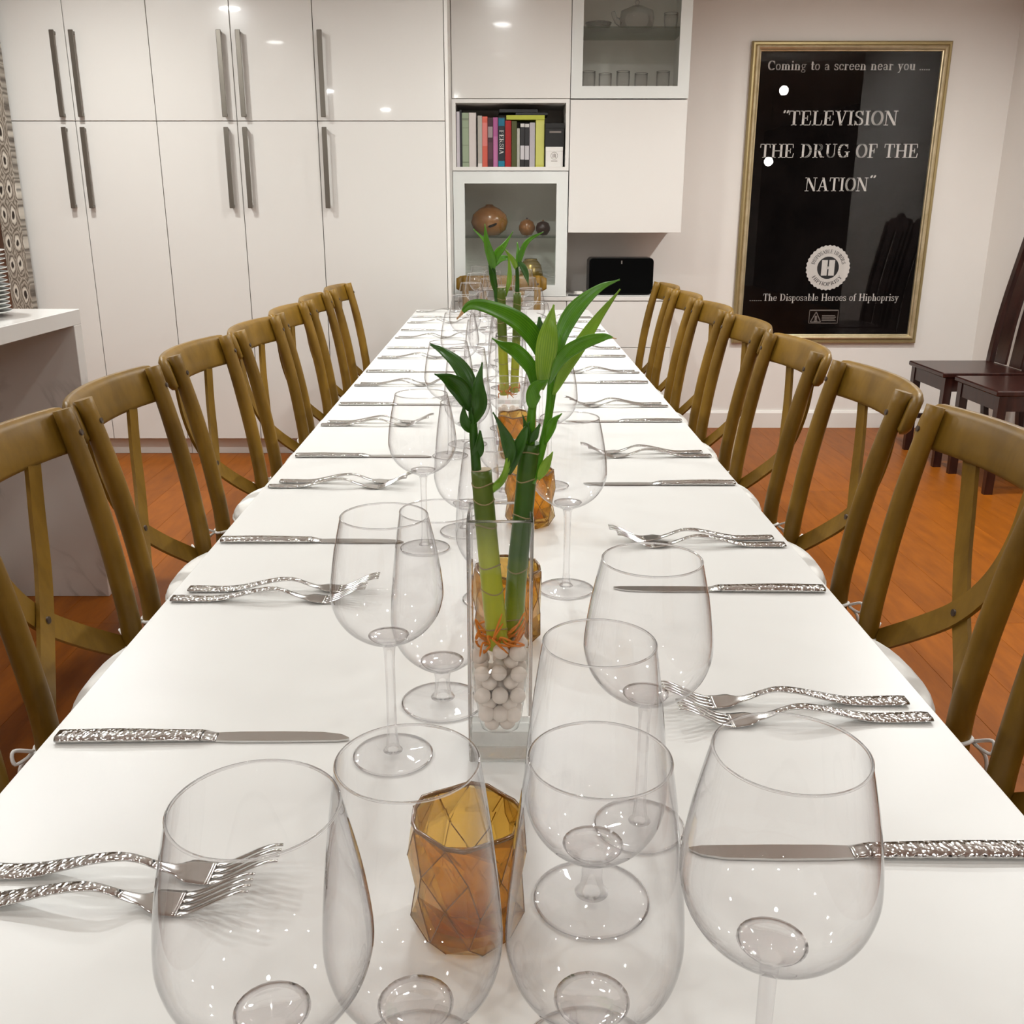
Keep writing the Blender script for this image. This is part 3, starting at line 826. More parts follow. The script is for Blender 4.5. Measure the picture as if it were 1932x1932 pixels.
t = book(cx_(744), cx_(844), hh(350), (.010, .012, .018), 'black and teal book with PERSIA on its spine', bands=((.82, .97, (.0, .12, .20)), (.01, .12, (.0, .17, .26))), y=.02, d=.17)
wS, hS = cx_(844) - cx_(744), hh(350)
lettering('lettering', 'PERSIA', 0, None, 0, 1, 0, 'ink', t, fn=lambda a, b_: (wS * .18 + b_ * wS * .66, -.0009, hS * .74 - a * .0235))
# the lying books
zt = bzb + hh(392) + .001
def flat_book(x0, x1, z0, h, col, lab, rz=0, d=.16, y=.03, roll=0):
    key = 'cover_%d' % len(M); M[key] = mat(key, col, .45)
    t = thing('book', (x0, YU + y, z0), 0, lab, 'book', 'books on the open shelf')
    t.rotation_euler = (0, roll, rz)
    w = x1 - x0; th = min(.003, h * .2)
    c_ = MB().box(0, w, 0, th, 0, h, bev=.0006); c_.box(0, w, th, d, 0, th); c_.box(0, w, th, d, h - th, h)
    c_.build('cover', key, t)
    MB().box(.003, w - .003, th * 1.05, d - .003, th * 1.02, h - th * 1.02).build('pages', 'page', t)
flat_book(cx_(868), cx_(1458), zt, .021, (.42, .44, .04), 'lime yellow book lying flat on top of the row')
flat_book(cx_(1010), cx_(1505), zt + .0215, .011, (.010, .010, .011), 'slim black book lying flat on the yellow one')
flat_book(cx_(760), cx_(1350), zt + .0335, .015, (.008, .008, .009), 'black book lying on top of the pile', rz=R(2), d=.14)
# two stacked boxes at the right end
def gift_box(z0, h, m1, lab, a, b_):
    t = thing('gift_box', (cx_(a), YU + .02, z0), 0, lab, 'box', 'boxes at the right end of the bookshelf')
    w = cx_(b_) - cx_(a)
    MB().box(0, w, 0, .10, 0, h * .78, bev=.001).build('body', m1, t)
    MB().box(-.0006, w + .0006, -.0006, .1006, h * .781, h, bev=.001).build('lid', m1, t)
    return t, w
h2 = hh(790)
t, w_ = gift_box(bzb, h2, 'satin', 'white gift box with a round grey emblem, under the black box', 1478, 1745)
mb = MB(); c0, z0_, r0 = w_ / 2, h2 * .56, .018
for k in range(28):
    a0, a1 = 2 * math.pi * k / 28, 2 * math.pi * (k + .6) / 28
    q = [(c0 + r * math.cos(a), -.0009, z0_ + r * math.sin(a)) for r, a in ((r0, a0), (r0, a1), (r0 * .86, a1), (r0 * .86, a0))]
    mb.add(q, [(0, 1, 2, 3)])
for x, z in ((-.006, .0), (0, .002), (.006, 0)): mb.add([(c0 + x - .0015, -.0009, z0_ - .010 + z), (c0 + x + .0015, -.0009, z0_ - .010 + z), (c0 + x + .0015, -.0009, z0_ + .008 + z), (c0 + x - .0015, -.0009, z0_ + .008 + z)], [(0, 1, 2, 3)])
mb.add([(c0 - .016, -.0009, h2 * .28), (c0 + .016, -.0009, h2 * .28), (c0 + .016, -.0009, h2 * .31), (c0 - .016, -.0009, h2 * .31)], [(0, 1, 2, 3)])
mb.build('emblem', 'ink_dim', t)
h3 = (780 - 432) / 7.728 * sp_scale * .925
t, w_ = gift_box(bzb + h2 + .0005, h3, 'black_gloss', 'black box with a small pale line, on the white box', 1468, 1760)
MB().add([(w_ * .22, -.0009, h3 * .58), (w_ * .84, -.0009, h3 * .58), (w_ * .84, -.0009, h3 * .66), (w_ * .22, -.0009, h3 * .66)], [(0, 1, 2, 3)]).build('printed_line', 'ink_dim', t)

# ------------------------------------------------------------------ ornaments behind glass
zsh = Z5 + .3005
t = thing('gourd_pot', (-.068, YU + .17, zsh), 0, 'large round polished gourd with a dark slit', 'ornament', 'ornaments in the lower glass cabinet')
MB().lathe([(0, 0), (.05, .002), (.085, .03), (.098, .068), (.088, .105), (.055, .135), (.024, .148), (.018, .156), (0, .158)], 40).build('body', 'gourd', t)
sl = MB(); sl.tube(spline([(-.005, -.0915, .045), (.015, -.0935, .052), (.040, -.086, .063)], 5), [.001] + [.006] * 9 + [.001], 8).build('slit', 'slit', t)
t = thing('small_gourd', (.128, YU + .15, zsh), 0, 'small round brown gourd beside the dark one', 'ornament', 'ornaments in the lower glass cabinet')
MB().lathe([(0, 0), (.026, .004), (.042, .03), (.043, .046), (.033, .070), (.012, .082), (0, .083)], 28).build('body', 'gourd', t)
MB().lathe([(.006, .081), (.005, .090), (0, .091)], 12).build('stalk_end', 'gourd_dark', t)
t = thing('dark_gourd', (.212, YU + .15, zsh), 0, 'small near-black round gourd on the glass shelf', 'ornament', 'ornaments in the lower glass cabinet')
MB().lathe([(0, 0), (.022, .004), (.037, .026), (.038, .042), (.029, .064), (.010, .073), (0, .074)], 28).build('body', 'gourd_dark', t)
MB().lathe([(.005, .072), (.004, .079), (0, .080)], 12).build('stalk_end', 'gourd', t)
t = thing('golden_pot', (.150, YU + .16, Z5 + WT + .0015), 0, 'golden green round pot on the cabinet floor', 'ornament', 'ornaments in the lower glass cabinet')
MB().lathe([(0, 0), (.04, .002), (.060, .04), (.066, .085), (.056, .13), (.036, .155), (.030, .158), (.026, .154), (0, .150)], 32).build('body', 'gold_ball', t)
MB().lathe([(.032, .156), (.035, .160), (.032, .164), (.027, .160)], 24).build('rim', 'gold_ball', t)
# glassware in the upper cabinet
zs2 = Z2 + .3265
def goblet(x, y, z, r, h, lab, m='thin', grp='glassware in the upper glass cabinet'):
    t = thing('tumbler', (x, y, z), 0, lab, 'glass', grp)
    MB().lathe([(0, .002), (r * .7, .0), (r * .78, .006), (r * .95, h * .5), (r, h), (r * .96, h), (r * .9, h * .5), (r * .72, .010), (0, .008)], 24).build('body', m, t)
    MB().lathe([(r * .98, h - .002), (r * 1.02, h), (r * .98, h + .002), (r * .94, h)], 24).build('rim', 'rim', t)
t = thing('glass_teapot', (.665, YU + .17, zs2), 0, 'squat glass teapot with a lid knob on the glass shelf', 'teapot', 'glassware in the upper glass cabinet')
MB().lathe([(0, .002), (.06, 0), (.080, .02), (.086, .055), (.080, .09), (.05, .102)], 32).build('body', 'rim', t)
MB().lathe([(.052, .1), (.03, .112), (.008, .116), (.008, .122), (.013, .130), (.008, .138), (0, .139)], 24).build('lid', 'rim', t)
MB().tube(spline([(-.075, 0, .03), (-.105, 0, .055), (-.12, 0, .088)], 5), [.016] * 5 + [.012] * 5 + [.010], 10).build('spout', 'rim', t)
goblet(.832, YU + .16, zs2, .036, .078, 'small clear jar right of the teapot on the glass shelf')
t = thing('glass_dish', (.475, YU + .16, zs2), 0, 'shallow glass dish left of the teapot', 'dish', 'glassware in the upper glass cabinet')
MB().lathe([(0, .002), (.04, 0), (.055, .012), (.066, .034), (.063, .034), (.05, .014), (0, .007)], 28).build('body', 'rim', t)
MB().lathe([(.063, .032), (.067, .034), (.064, .037), (.061, .034)], 28).build('rim', 'rim', t)
zs3 = Z2 + .0205
for k, (x, y) in enumerate(((.43, .12), (.52, .20), (.60, .11), (.70, .19), (.80, .12))):
    goblet(x, YU + y, zs3, .034, .115, 'clear tumbler on the cabinet floor, %s from the left' % ORD[k])

# ------------------------------------------------------------------ speaker on the drawer unit
sx0, sx1, sz1 = .455, .795, .190
t = thing('black_speaker', ((sx0 + sx1) / 2, YU + .10, Z5), 0, 'wide black loudspeaker with rounded corners on the drawer unit', 'speaker')
hwS = (sx1 - sx0) / 2
def rrect(hw_, z0, z1, r, k=6):
    out = []
    for ccx, ccz, a0 in ((hw_ - r, z1 - r, 0), (-hw_ + r, z1 - r, 90), (-hw_ + r, z0 + r, 180), (hw_ - r, z0 + r, 270)):
        for j in range(k + 1): out.append((ccx + r * math.cos(R(a0 + 90 * j / k)), ccz + r * math.sin(R(a0 + 90 * j / k))))
    return out
MB().prism(rrect(hwS, .003, sz1, .022), .012, .15).build('cabinet_body', 'black_gloss', t)
MB().prism(rrect(hwS - .003, .006, sz1 - .003, .02), 0, .0118).build('grille', 'black', t)
MB().box(-.003, .003, -.0008, .0002, sz1 - .030, sz1 - .014).build('badge', 'ink_dim', t)
for s in (-1, 1): MB().lathe([(0, 0), (.012, 0), (.012, .0032), (0, .0032)], 16, cx=s * .12, cy=.08).build('foot', 'black_gloss', t)
t = thing('white_charger', (.40, YU + .09, Z5), 0, 'small white plug lying beside the black speaker', 'charger')
MB().box(-.018, .022, -.015, .015, 0, .020, bev=.004).build('body', 'trim', t)
t.rotation_euler = (0, 0, R(20))
MB().tube(spline([(.022, 0, .006), (.05, -.01, .0035), (.062, .02, .0035), (.06, .06, .0035)], 5), .0028, 8).build('cord', 'trim', t)
tag(MB().tube(spline([(.345, YU + .05, Z5 + .004), (.37, YU + .045, Z5 + .004), (.395, YU + .052, Z5 + .004), (.43, YU + .06, Z5 + .004)], 5), .0036, 8).build('black_cable', 'black_gloss'), 'short black cable beside the white plug', 'cable')

# ------------------------------------------------------------------ long dining table
TX, TY0, TY1 = .4078, -.35, 4.66
tb = thing('dining_table', (0, (TY0 + TY1) / 2, 0), 0, 'long narrow white dining table laid for a meal', 'table')
oy = (TY0 + TY1) / 2
MB().box(-TX, TX, TY0 - oy, TY1 - oy, TABLE_Z - .032, TABLE_Z, bev=.0018).build('tabletop', 'table', tb)
MB().box(-TX + .06, TX - .06, TY0 - oy + .06, TY1 - oy - .06, TABLE_Z - .085, TABLE_Z - .0325).build('apron', 'table', tb)
for ly in (-2.35, -.8, .8, 2.35):
    for s in (-1, 1): MB().box(s * .10 - .02, s * .10 + .02, ly - .02, ly + .02, 0, TABLE_Z - .086, bev=.002).build('leg', 'table_leg', tb)

# ------------------------------------------------------------------ cross-back chairs
def superell(a, b_, n=40, e=2.7):
    out = []
    for k in range(n):
        th = 2 * math.pi * k / n
        c, s = math.cos(th), math.sin(th)
        out.append((a * math.copysign(abs(c) ** (2 / e), c), b_ * math.copysign(abs(s) ** (2 / e), s)))
    return out
def pad(mb, a, b_, prof, cy=0, n=44, e=2.7, smooth=True, taper=0.0):
    """prof: (scale, z) rings"""
    ring0 = superell(a, b_, n, e); vs, fs = [], []
    for s, z in prof:
        for x, y in ring0:
            k = 1 + taper * (y / b_)
            vs.append((x * s * k, cy + y * s, z))
    m_ = len(prof)
    for i in range(m_ - 1):
        for k in range(n): fs.append((i * n + k, i * n + (k + 1) % n, (i + 1) * n + (k + 1) % n, (i + 1) * n + k))
    fs.append(tuple(range(n))[::-1]); fs.append(tuple((m_ - 1) * n + k for k in range(n)))
    return mb.add(vs, fs, smooth)
def make_chair():
    t = thing('cross_back_chair')
    for s in (-1, 1):
        path = spline([(s * .200, -.275, 0), (s * .180, -.215, .25), (s * .174, -.192, .46), (s * .176, -.204, .60), (s * .180, -.231, .75), (s * .184, -.265, .890)], 6)
        N = len(path)
        rad = [.0135 + .0045 * min(1, i / (N * .3)) - .0025 * max(0, (i - N * .75) / (N * .25)) for i in range(N)]
        MB().tube(path, rad, 14).build('rear_post', 'chair', t)
    for s in (-1, 1):
        MB().tube(spline([(s * .195, .185, 0), (s * .180, .172, .22), (s * .172, .165, .44)], 5), [.0125 + .0004 * i for i in range(11)], 12).build('front_leg', 'chair', t)
    # bent top rail behind the posts
    vs, fs = [], []
    prof_n = 22
    for i in range(prof_n + 1):
        u = -1 + 2 * i / prof_n
        x = .228 * u
        y = -.273 - .042 * (1 - u * u) + .006
        h = .037 if abs(u) < .9 else .037 - .012 * ((abs(u) - .9) / .1) ** 2
        zc = .852
        tk = .0125 if abs(u) < .95 else .009
        for (dy, dz) in ((-tk, -h + .008), (-tk, h - .012), (-tk * .45, h), (tk * .45, h), (tk, h - .012), (tk, -h + .008), (tk * .45, -h), (-tk * .45, -h)):
            vs.append((x, y + dy - (dz) * .30, zc + dz))
    for i in range(prof_n):
        for k in range(8): fs.append((i * 8 + k, i * 8 + (k + 1) % 8, (i + 1) * 8 + (k + 1) % 8, (i + 1) * 8 + k))
    fs.append(tuple(range(8))[::-1]); fs.append(tuple(prof_n * 8 + k for k in range(8)))
    MB().add(vs, fs, True).build('top_rail', 'chair', t)
    # crossing slats
    for s in (-1, 1):
        off = .004 * s
        pth = spline([(-s * .100, -.291 + off, .818), (-s * .082, -.287 + off, .735), (-s * .052, -.276 + off, .66), (0, -.259 + off, .592), (s * .075, -.234 + off, .53), (s * .168, -.198, .462)], 6)
        MB().tube(pth, 1.0, flat=(.040, .0068), up=(0, 1, .25)).build('cross_slat', 'chair', t)
    MB().tube([(0, -.2485, .592), (0, -.273, .588)], .0058, 10).build('rivet', 'rivet', t)
    for s in (-1, 1): MB().tube([(s * .183, -.2365, .852), (s * .183, -.2445, .850)], .0052, 10).build('rivet', 'rivet', t)
    m_ = MB(); pad(m_, .205, .205, [(.97, .425), (1, .430), (1, .456), (.97, .462)], taper=.06); m_.build('seat', 'chair', t)
    m_ = MB(); pad(m_, .207, .205, [(.90, .4625), (.985, .468), (1.005, .4775), (1.0, .487), (.975, .494), (.90, .4985), (.6, .502), (.2, .503)], cy=.005, taper=.05)
    cu_ = m_.build('seat_cushion', 'cushion', t)
    ring_ = superell(.207, .205, 44)
    MB().tube([(x * (1 + .05 * y / .205) * 1.004, y * 1.004 + .005, .4775) for x, y in ring_ + ring_[:1]], .0032, 6, cap=False).build('piping', 'cushion', cu_)
    for s in (-1, 1):
        m_ = MB()
        m_.tube([(s * .174 + .0195 * math.cos(a), -.192 + .0195 * math.sin(a), .470 + .002 * math.sin(2 * a)) for a in [2 * math.pi * k / 16 for k in range(17)]], .0032, 6, cap=False)
        m_.tube(spline([(s * .186, -.208, .47), (s * .206, -.226, .482), (s * .214, -.222, .466), (s * .192, -.209, .468)], 5), .0028, 6)
        m_.tube(spline([(s * .186, -.208, .47), (s * .200, -.222, .455), (s * .204, -.226, .430)], 5), .0028, 6)
        m_.build('tie', 'string', cu_)
    for s in (-1, 1): MB().tube(spline([(s * .187, -.232, .22), (s * .183, 0, .225), (s * .184, .170, .23)], 4), .009, 8).build('stretcher', 'chair', t)
    MB().tube([(-.178, .172, .28), (.178, .172, .28)], .009, 8).build('stretcher', 'chair', t)
    return t
chair0 = make_chair()
used = [False]
def place_chair(x, y, rz, lab, grp):
    o = chair0 if not used[0] else copy_tree(chair0)
    used[0] = True
    o.location = (x, y, 0); o.rotation_euler = (0, 0, rz)
    tag(o, lab, 'chair', grp)
LCH = [(-.448, .885, 0), (-.462, 1.40, 1), (-.472, 1.86, 1), (-.475, 2.375, -2), (-.45, 2.85, -2), (-.45, 3.33, 0), (-.45, 3.81, 1), (-.44, 4.30, -1)]
RCH = [(.452, .915, 0), (.470, 1.42, 1), (.470, 1.935, -1), (.462, 2.43, 1), (.46, 2.93, 0), (.46, 3.42, 1), (.455, 3.91, 0), (.45, 4.38, 0)]
for side, lst, rz in (('left', LCH, -90), ('right', RCH, 90)):
    for i, (x, y, j) in enumerate(lst):
        place_chair(x, y, R(rz + j), 'olive-brown cross-back wooden chair on the %s side of the table, %s' % (side, rank(i, len(lst))), 'cross-back chairs around the table')
place_chair(-.005, 4.735, R(180), 'cross-back wooden chair at the far head of the table', 'cross-back chairs around the table')

# ------------------------------------------------------------------ dark chairs by the wall
def dark_chair(x, y, lab):
    t = thing('dark_dining_chair', (x, y, 0), R(90), lab, 'chair', 'dark chairs by the right wall')
    # local: +y forward, back at -y
    MB().box(-.205, .205, -.20, .215, .442, .466, bev=.005).build('seat', 'mahog', t)
    MB().box(-.18, .18, .175, .195, .375, .4415).build('apron', 'mahog', t)
    for s in (-1, 1): MB().box(s * .185 - .010, s * .185 + .010, -.19, .19, .375, .4415).build('side_apron', 'mahog', t)
    for s in (-1, 1):
        MB().tube([(s * .178, .180, 0), (s * .178, .180, .44)], [1.0, 1.55], flat=(.026, .038), up=(0, 1, 0)).build('front_leg', 'mahog', t)
        MB().tube(spline([(s * .178, -.235, 0), (s * .178, -.195, .25), (s * .178, -.190, .46), (s * .180, -.225, .75), (s * .182, -.300, 1.13)], 5), 1.0, flat=(.036, .026), up=(0, 1, 0)).build('rear_post', 'mahog', t)
    for x_ in (-.075, .075):
        MB().tube(spline([(x_, -.192, .47), (x_, -.222, .75), (x_, -.292, 1.10)], 5), 1.0, flat=(.105, .012), up=(0, 1, 0)).build('back_slat', 'mahog', t)
    vs, fs = [], []
    n_ = 16
    for i in range(n_ + 1):
        u = -1 + 2 * i / n_
        zt_ = 1.155 + .022 * math.cos(u * math.pi * 1.0) + .012 * math.cos(u * math.pi * 3)
        for (dy, z) in ((-.312, 1.075), (-.286, 1.075), (-.298, zt_), (-.324, zt_)): vs.append((.20 * u, dy, z))
    for i in range(n_):
        for k in range(4): fs.append((i * 4 + k, i * 4 + (k + 1) % 4, (i + 1) * 4 + (k + 1) % 4, (i + 1) * 4 + k))
    fs.append((3, 2, 1, 0)); fs.append(tuple(n_ * 4 + k for k in range(4)))
    MB().add(vs, fs).build('top_rail', 'mahog', t)
    for s in (-1, 1): MB().box(s * .178 - .009, s * .178 + .009, -.18, .165, .17, .195).build('stretcher', 'mahog', t)
dark_chair(2.315, 4.79, 'dark mahogany chair by the right wall, partly hidden by its twin in front')
dark_chair(2.335, 4.305, 'dark mahogany chair by the right wall, in front of its twin')

# ------------------------------------------------------------------ glasses
def shell(outer, th, n=48):
    inner = [(max(r - th, .0005), z + (th * .6 if i < 4 else 0)) for i, (r, z) in enumerate(outer)]
    return inner
def make_wine():
    t = thing('wine_glass')
    out = [(.0052, .104), (.0115, .1075), (.0235, .1135), (.0345, .1225), (.0422, .134), (.0457, .146), (.0461, .1545), (.0448, .168), (.0420, .186), (.0382, .204), (.0352, .217)]
    out = [(p[0], p[2]) for p in spline([(r, 0, z) for r, z in out], 3)]
    inn = []
    for r, z in out:
        if z < .1105: continue
        k = min(1, max(0, (z - .110) / .03)); inn.append((max(0.0, r - .0011 - .0022 * (1 - k)), z + .0035 * (1 - k)))
    b_ = MB().lathe(out, 56)
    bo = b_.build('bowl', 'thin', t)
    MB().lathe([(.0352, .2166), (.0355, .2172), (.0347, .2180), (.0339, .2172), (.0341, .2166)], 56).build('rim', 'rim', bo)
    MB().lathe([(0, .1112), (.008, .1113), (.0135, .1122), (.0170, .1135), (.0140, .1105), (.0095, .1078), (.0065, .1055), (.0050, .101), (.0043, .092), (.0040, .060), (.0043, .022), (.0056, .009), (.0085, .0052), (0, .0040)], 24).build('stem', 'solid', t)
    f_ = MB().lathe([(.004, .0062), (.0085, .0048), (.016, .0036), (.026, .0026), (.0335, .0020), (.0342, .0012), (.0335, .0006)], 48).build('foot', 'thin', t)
    MB().lathe([(.0332, .0021), (.0346, .0016), (.0346, .0007), (.0332, .0002)], 48).build('foot_edge', 'rim', f_)
    return t
def make_short():
    t = thing('short_stem_glass')
    out = [(.0075, .0355), (.015, .0375), (.026, .0445), (.0365, .0550), (.0435, .0680), (.0466, .083), (.0464, .098), (.0447, .120), (.0418, .148), (.0384, .174), (.0357, .192)]
    out = [(p[0], p[2]) for p in spline([(r, 0, z) for r, z in out], 3)]
    inn = []
    for r, z in out:
        if z < .0385: continue
        k = min(1, max(0, (z - .0385) / .03)); inn.append((max(0.0, r - .0011 - .0022 * (1 - k)), z + .0040 * (1 - k)))
    bo = MB().lathe(out, 56).build('bowl', 'thin', t)
    MB().lathe([(.0357, .1916), (.0360, .1922), (.0352, .1930), (.0344, .1922), (.0346, .1916)], 56).build('rim', 'rim', bo)
    MB().lathe([(0, .0415), (.010, .0414), (.0160, .0424), (.0205, .0444), (.0175, .0405), (.0125, .0374), (.0085, .0330), (.0070, .027), (.0070, .018), (.0080, .0105), (.0115, .0062), (0, .0050)], 24).build('stem', 'solid', t)
    f_ = MB().lathe([(.006, .0072), (.0115, .0056), (.020, .0042), (.032, .0029), (.0385, .0022), (.0392, .0012), (.0385, .0006)], 48).build('foot', 'thin', t)
    MB().lathe([(.0382, .0023), (.0397, .0017), (.0397, .0007), (.0382, .0002)], 48).build('foot_edge', 'rim', f_)
    return t
w0, s0 = make_wine(), make_short()
flag = {}
def put(proto, x, y, lab, cat, grp, rz=None, z=TABLE_Z):
    o = proto if not flag.get(proto.name) else copy_tree(proto)
    if o is proto: flag[proto.name] = True
    o.location = (x, y, z); o.rotation_euler = (0, 0, random.uniform(0, 6) if rz is None else rz)
    return tag(o, lab, cat, grp)
ZT = TABLE_Z + .0002
WL = [(-.1015, .341), (-.0945, .735), (-.108, 1.272), (-.100, 1.80), (-.102, 2.33), (-.108, 2.83), (-.105, 3.33), (-.10, 3.84), (-.10, 4.34)]
WR = [(.130, .383), (.1046, .634), (.079, 1.118), (.079, 1.59), (.085, 2.10), (.085, 2.60), (.088, 3.09), (.085, 3.60), (.085, 4.10)]
SL = [(-.0465, .4155), (-.057, .829), (-.052, 1.345), (-.070, 1.897), (-.05, 2.41), (-.055, 2.91), (-.052, 3.41), (-.05, 3.92), (-.045, 4.42)]
SRt = [(.048, .418), (.0607, .552), (-.009, 1.085), (.005, 1.535), (.012, 2.045), (.008, 2.545), (.012, 3.035), (.010, 3.545), (.012, 4.045)]
for side, lst in (('left', WL), ('right', WR)):
    for i, (x, y) in enumerate(lst):
        put(w0, x, y, 'empty tall-stemmed wine glass in the %s row on the table, %s' % (side, rank(i, len(lst))), 'wine glass', 'wine glasses on the table', z=ZT)
for side, lst in (('left', SL), ('right', SRt)):
    for i, (x, y) in enumerate(lst):
        put(s0, x, y, 'empty short-stemmed water glass in the %s centre row, %s' % (side, rank(i, len(lst))), 'water glass', 'short-stemmed glasses on the table', z=ZT)

# ------------------------------------------------------------------ cutlery
def ribbon(mb, xs, zf, wf, tf, cup=None, smooth=True, yo=None):
    """solid strip along x; rounded rectangular section"""
    vs, fs = [], []
    for x in xs:
        w, th, z = wf(x) / 2, tf(x), zf(x)
        c = cup(x) if cup else 0
        y0 = yo(x) if yo else 0
        for (a, b_) in ((-1, .35), (-1, .65), (-.72, 1), (0, 1), (.72, 1), (1, .65), (1, .35), (.72, 0), (0, 0), (-.72, 0)):
            vs.append((x, y0 + a * w, z + b_ * th + c * a * a))
    n_ = 10
    for i in range(len(xs) - 1):
        for k in range(n_): fs.append((i * n_ + k, (i + 1) * n_ + k, (i + 1) * n_ + (k + 1) % n_, i * n_ + (k + 1) % n_))
    fs.append(tuple(range(n_))); fs.append(tuple((len(xs) - 1) * n_ + k for k in range(n_))[::-1])
    return mb.add(vs, fs, smooth)
def lerp_table(tab):
    def f(x):
        for (x0, v0), (x1, v1) in zip(tab[:-1], tab[1:]):
            if x <= x1:
                u = max(0, (x - x0) / (x1 - x0)); u = u * u * (3 - 2 * u)
                return v0 + (v1 - v0) * u
        return tab[-1][1]
    return f
def frange(a, b_, n_): return [a + (b_ - a) * i / n_ for i in range(n_ + 1)]
def make_fork():
    t = thing('table_fork')
    zf = lerp_table([(0, .0012), (.045, .0006), (.125, .0135), (.168, .0015), (.185, .0003), (.235, .0185)])
    wf = lerp_table([(0, .0165), (.004, .0185), (.06, .0165), (.11, .0105), (.140, .0072), (.158, .0100), (.172, .0245), (.186, .0255)])
    tf = lerp_table([(0, .0034), (.10, .0034), (.15, .0028), (.18, .0018), (.24, .0014)])
    ribbon(MB(), frange(0, .145, 26), zf, wf, tf).build('handle', 'hammer', t)
    hd = ribbon(MB(), frange(.145, .187, 12), zf, wf, tf, cup=lerp_table([(.145, 0), (.165, .0012), (.187, .0008)]))
    for k in range(4):
        yk = (k - 1.5) * .0066
        ribbon(hd, frange(.184, .236, 10), zf, lerp_table([(.184, .0048), (.22, .0040), (.236, .0022)]), tf, yo=lambda x, yk=yk: yk * (1 - .10 * (x - .184) / .05))
    hd.build('head', 'steel', t)
    return t
def make_knife():
    t = thing('table_knife')
    ribbon(MB(), frange(0, .128, 24), lambda x: .0003, lerp_table([(0, .0165), (.005, .0195), (.06, .0185), (.128, .0165)]), lerp_table([(0, .0058), (.05, .0066), (.128, .0056)])).build('handle', 'hammer', t)
    bl = MB()
    ribbon(bl, frange(.1285, .142, 4), lambda x: .0006, lerp_table([(.1285, .0160), (.142, .0145)]), lerp_table([(.1285, .0050), (.142, .0022)]))
    # blade outline: straight back, curved edge and tip
    up = [(.142, .0072), (.16, .0082), (.20, .0084), (.235, .0070), (.252, .0030), (.2595, -.0030)]
    dn = [(.2600, -.0055), (.250, -.0078), (.20, -.0085), (.16, -.0082), (.142, -.0072)]
    poly = up + dn
    n_ = len(poly)
    vs = [(x, y, .0006) for x, y in poly] + [(x, y * .96, .0022) for x, y in poly]
    bl.add(vs, [tuple(range(n_)), tuple(range(2 * n_ - 1, n_ - 1, -1))] + [(k, (k + 1) % n_, (k + 1) % n_ + n_, k + n_) for k in range(n_)])
    bl.build('blade', 'steel', t)
    return t
f0, k0 = make_fork(), make_knife()
KL = [.761, 1.300, 1.796, 2.31, 2.81, 3.31, 3.82, 4.31]
FL = [.563, 1.098, 1.597, 2.09, 2.59, 3.09, 3.60, 4.10, 4.56]
KR = [.601, 1.113, 1.60, 2.116, 2.62, 3.11, 3.62, 4.12]
FR = [.812, 1.295, 1.810, 2.30, 2.80, 3.31, 3.81, 4.30]
jit = lambda a: random.uniform(-a, a)
for side, lst, sg in (('left', KL, -1), ('right', KR, 1)):
    for i, y in enumerate(lst):
        put(k0, sg * (.397 + jit(.003)), y, 'silver table knife with hammered handle on the %s side, %s' % (side, rank(i, len(lst))), 'knife', 'knives laid on the table', rz=(0 if sg < 0 else math.pi) + R(jit(.8)), z=ZT)
for side, lst, sg in (('left', FL, -1), ('right', FR, 1)):
    for i, y in enumerate(lst):
        dx = {('left', 0): -.008, ('left', 1): -.004}.get((side, i), 0)
        for j, (dy, ox_) in enumerate(((-.0155, .397), (.0155, .386))):
            x_ = sg * (ox_ - dx + jit(.002))
            a_ = (0 if sg < 0 else math.pi) + R(jit(.8)) + (R(1.2) if side == 'right' and i == 0 and j == 0 else 0)
            put(f0, x_, y + dy, 'silver fork of the %s fork pair on the %s side, %s of the two' % (('nearest' if i == 0 else ('farthest' if i == len(lst) - 1 else ORD[i])), side, ('nearer', 'farther')[j]), 'fork', 'forks laid in pairs on the table', rz=a_, z=ZT)

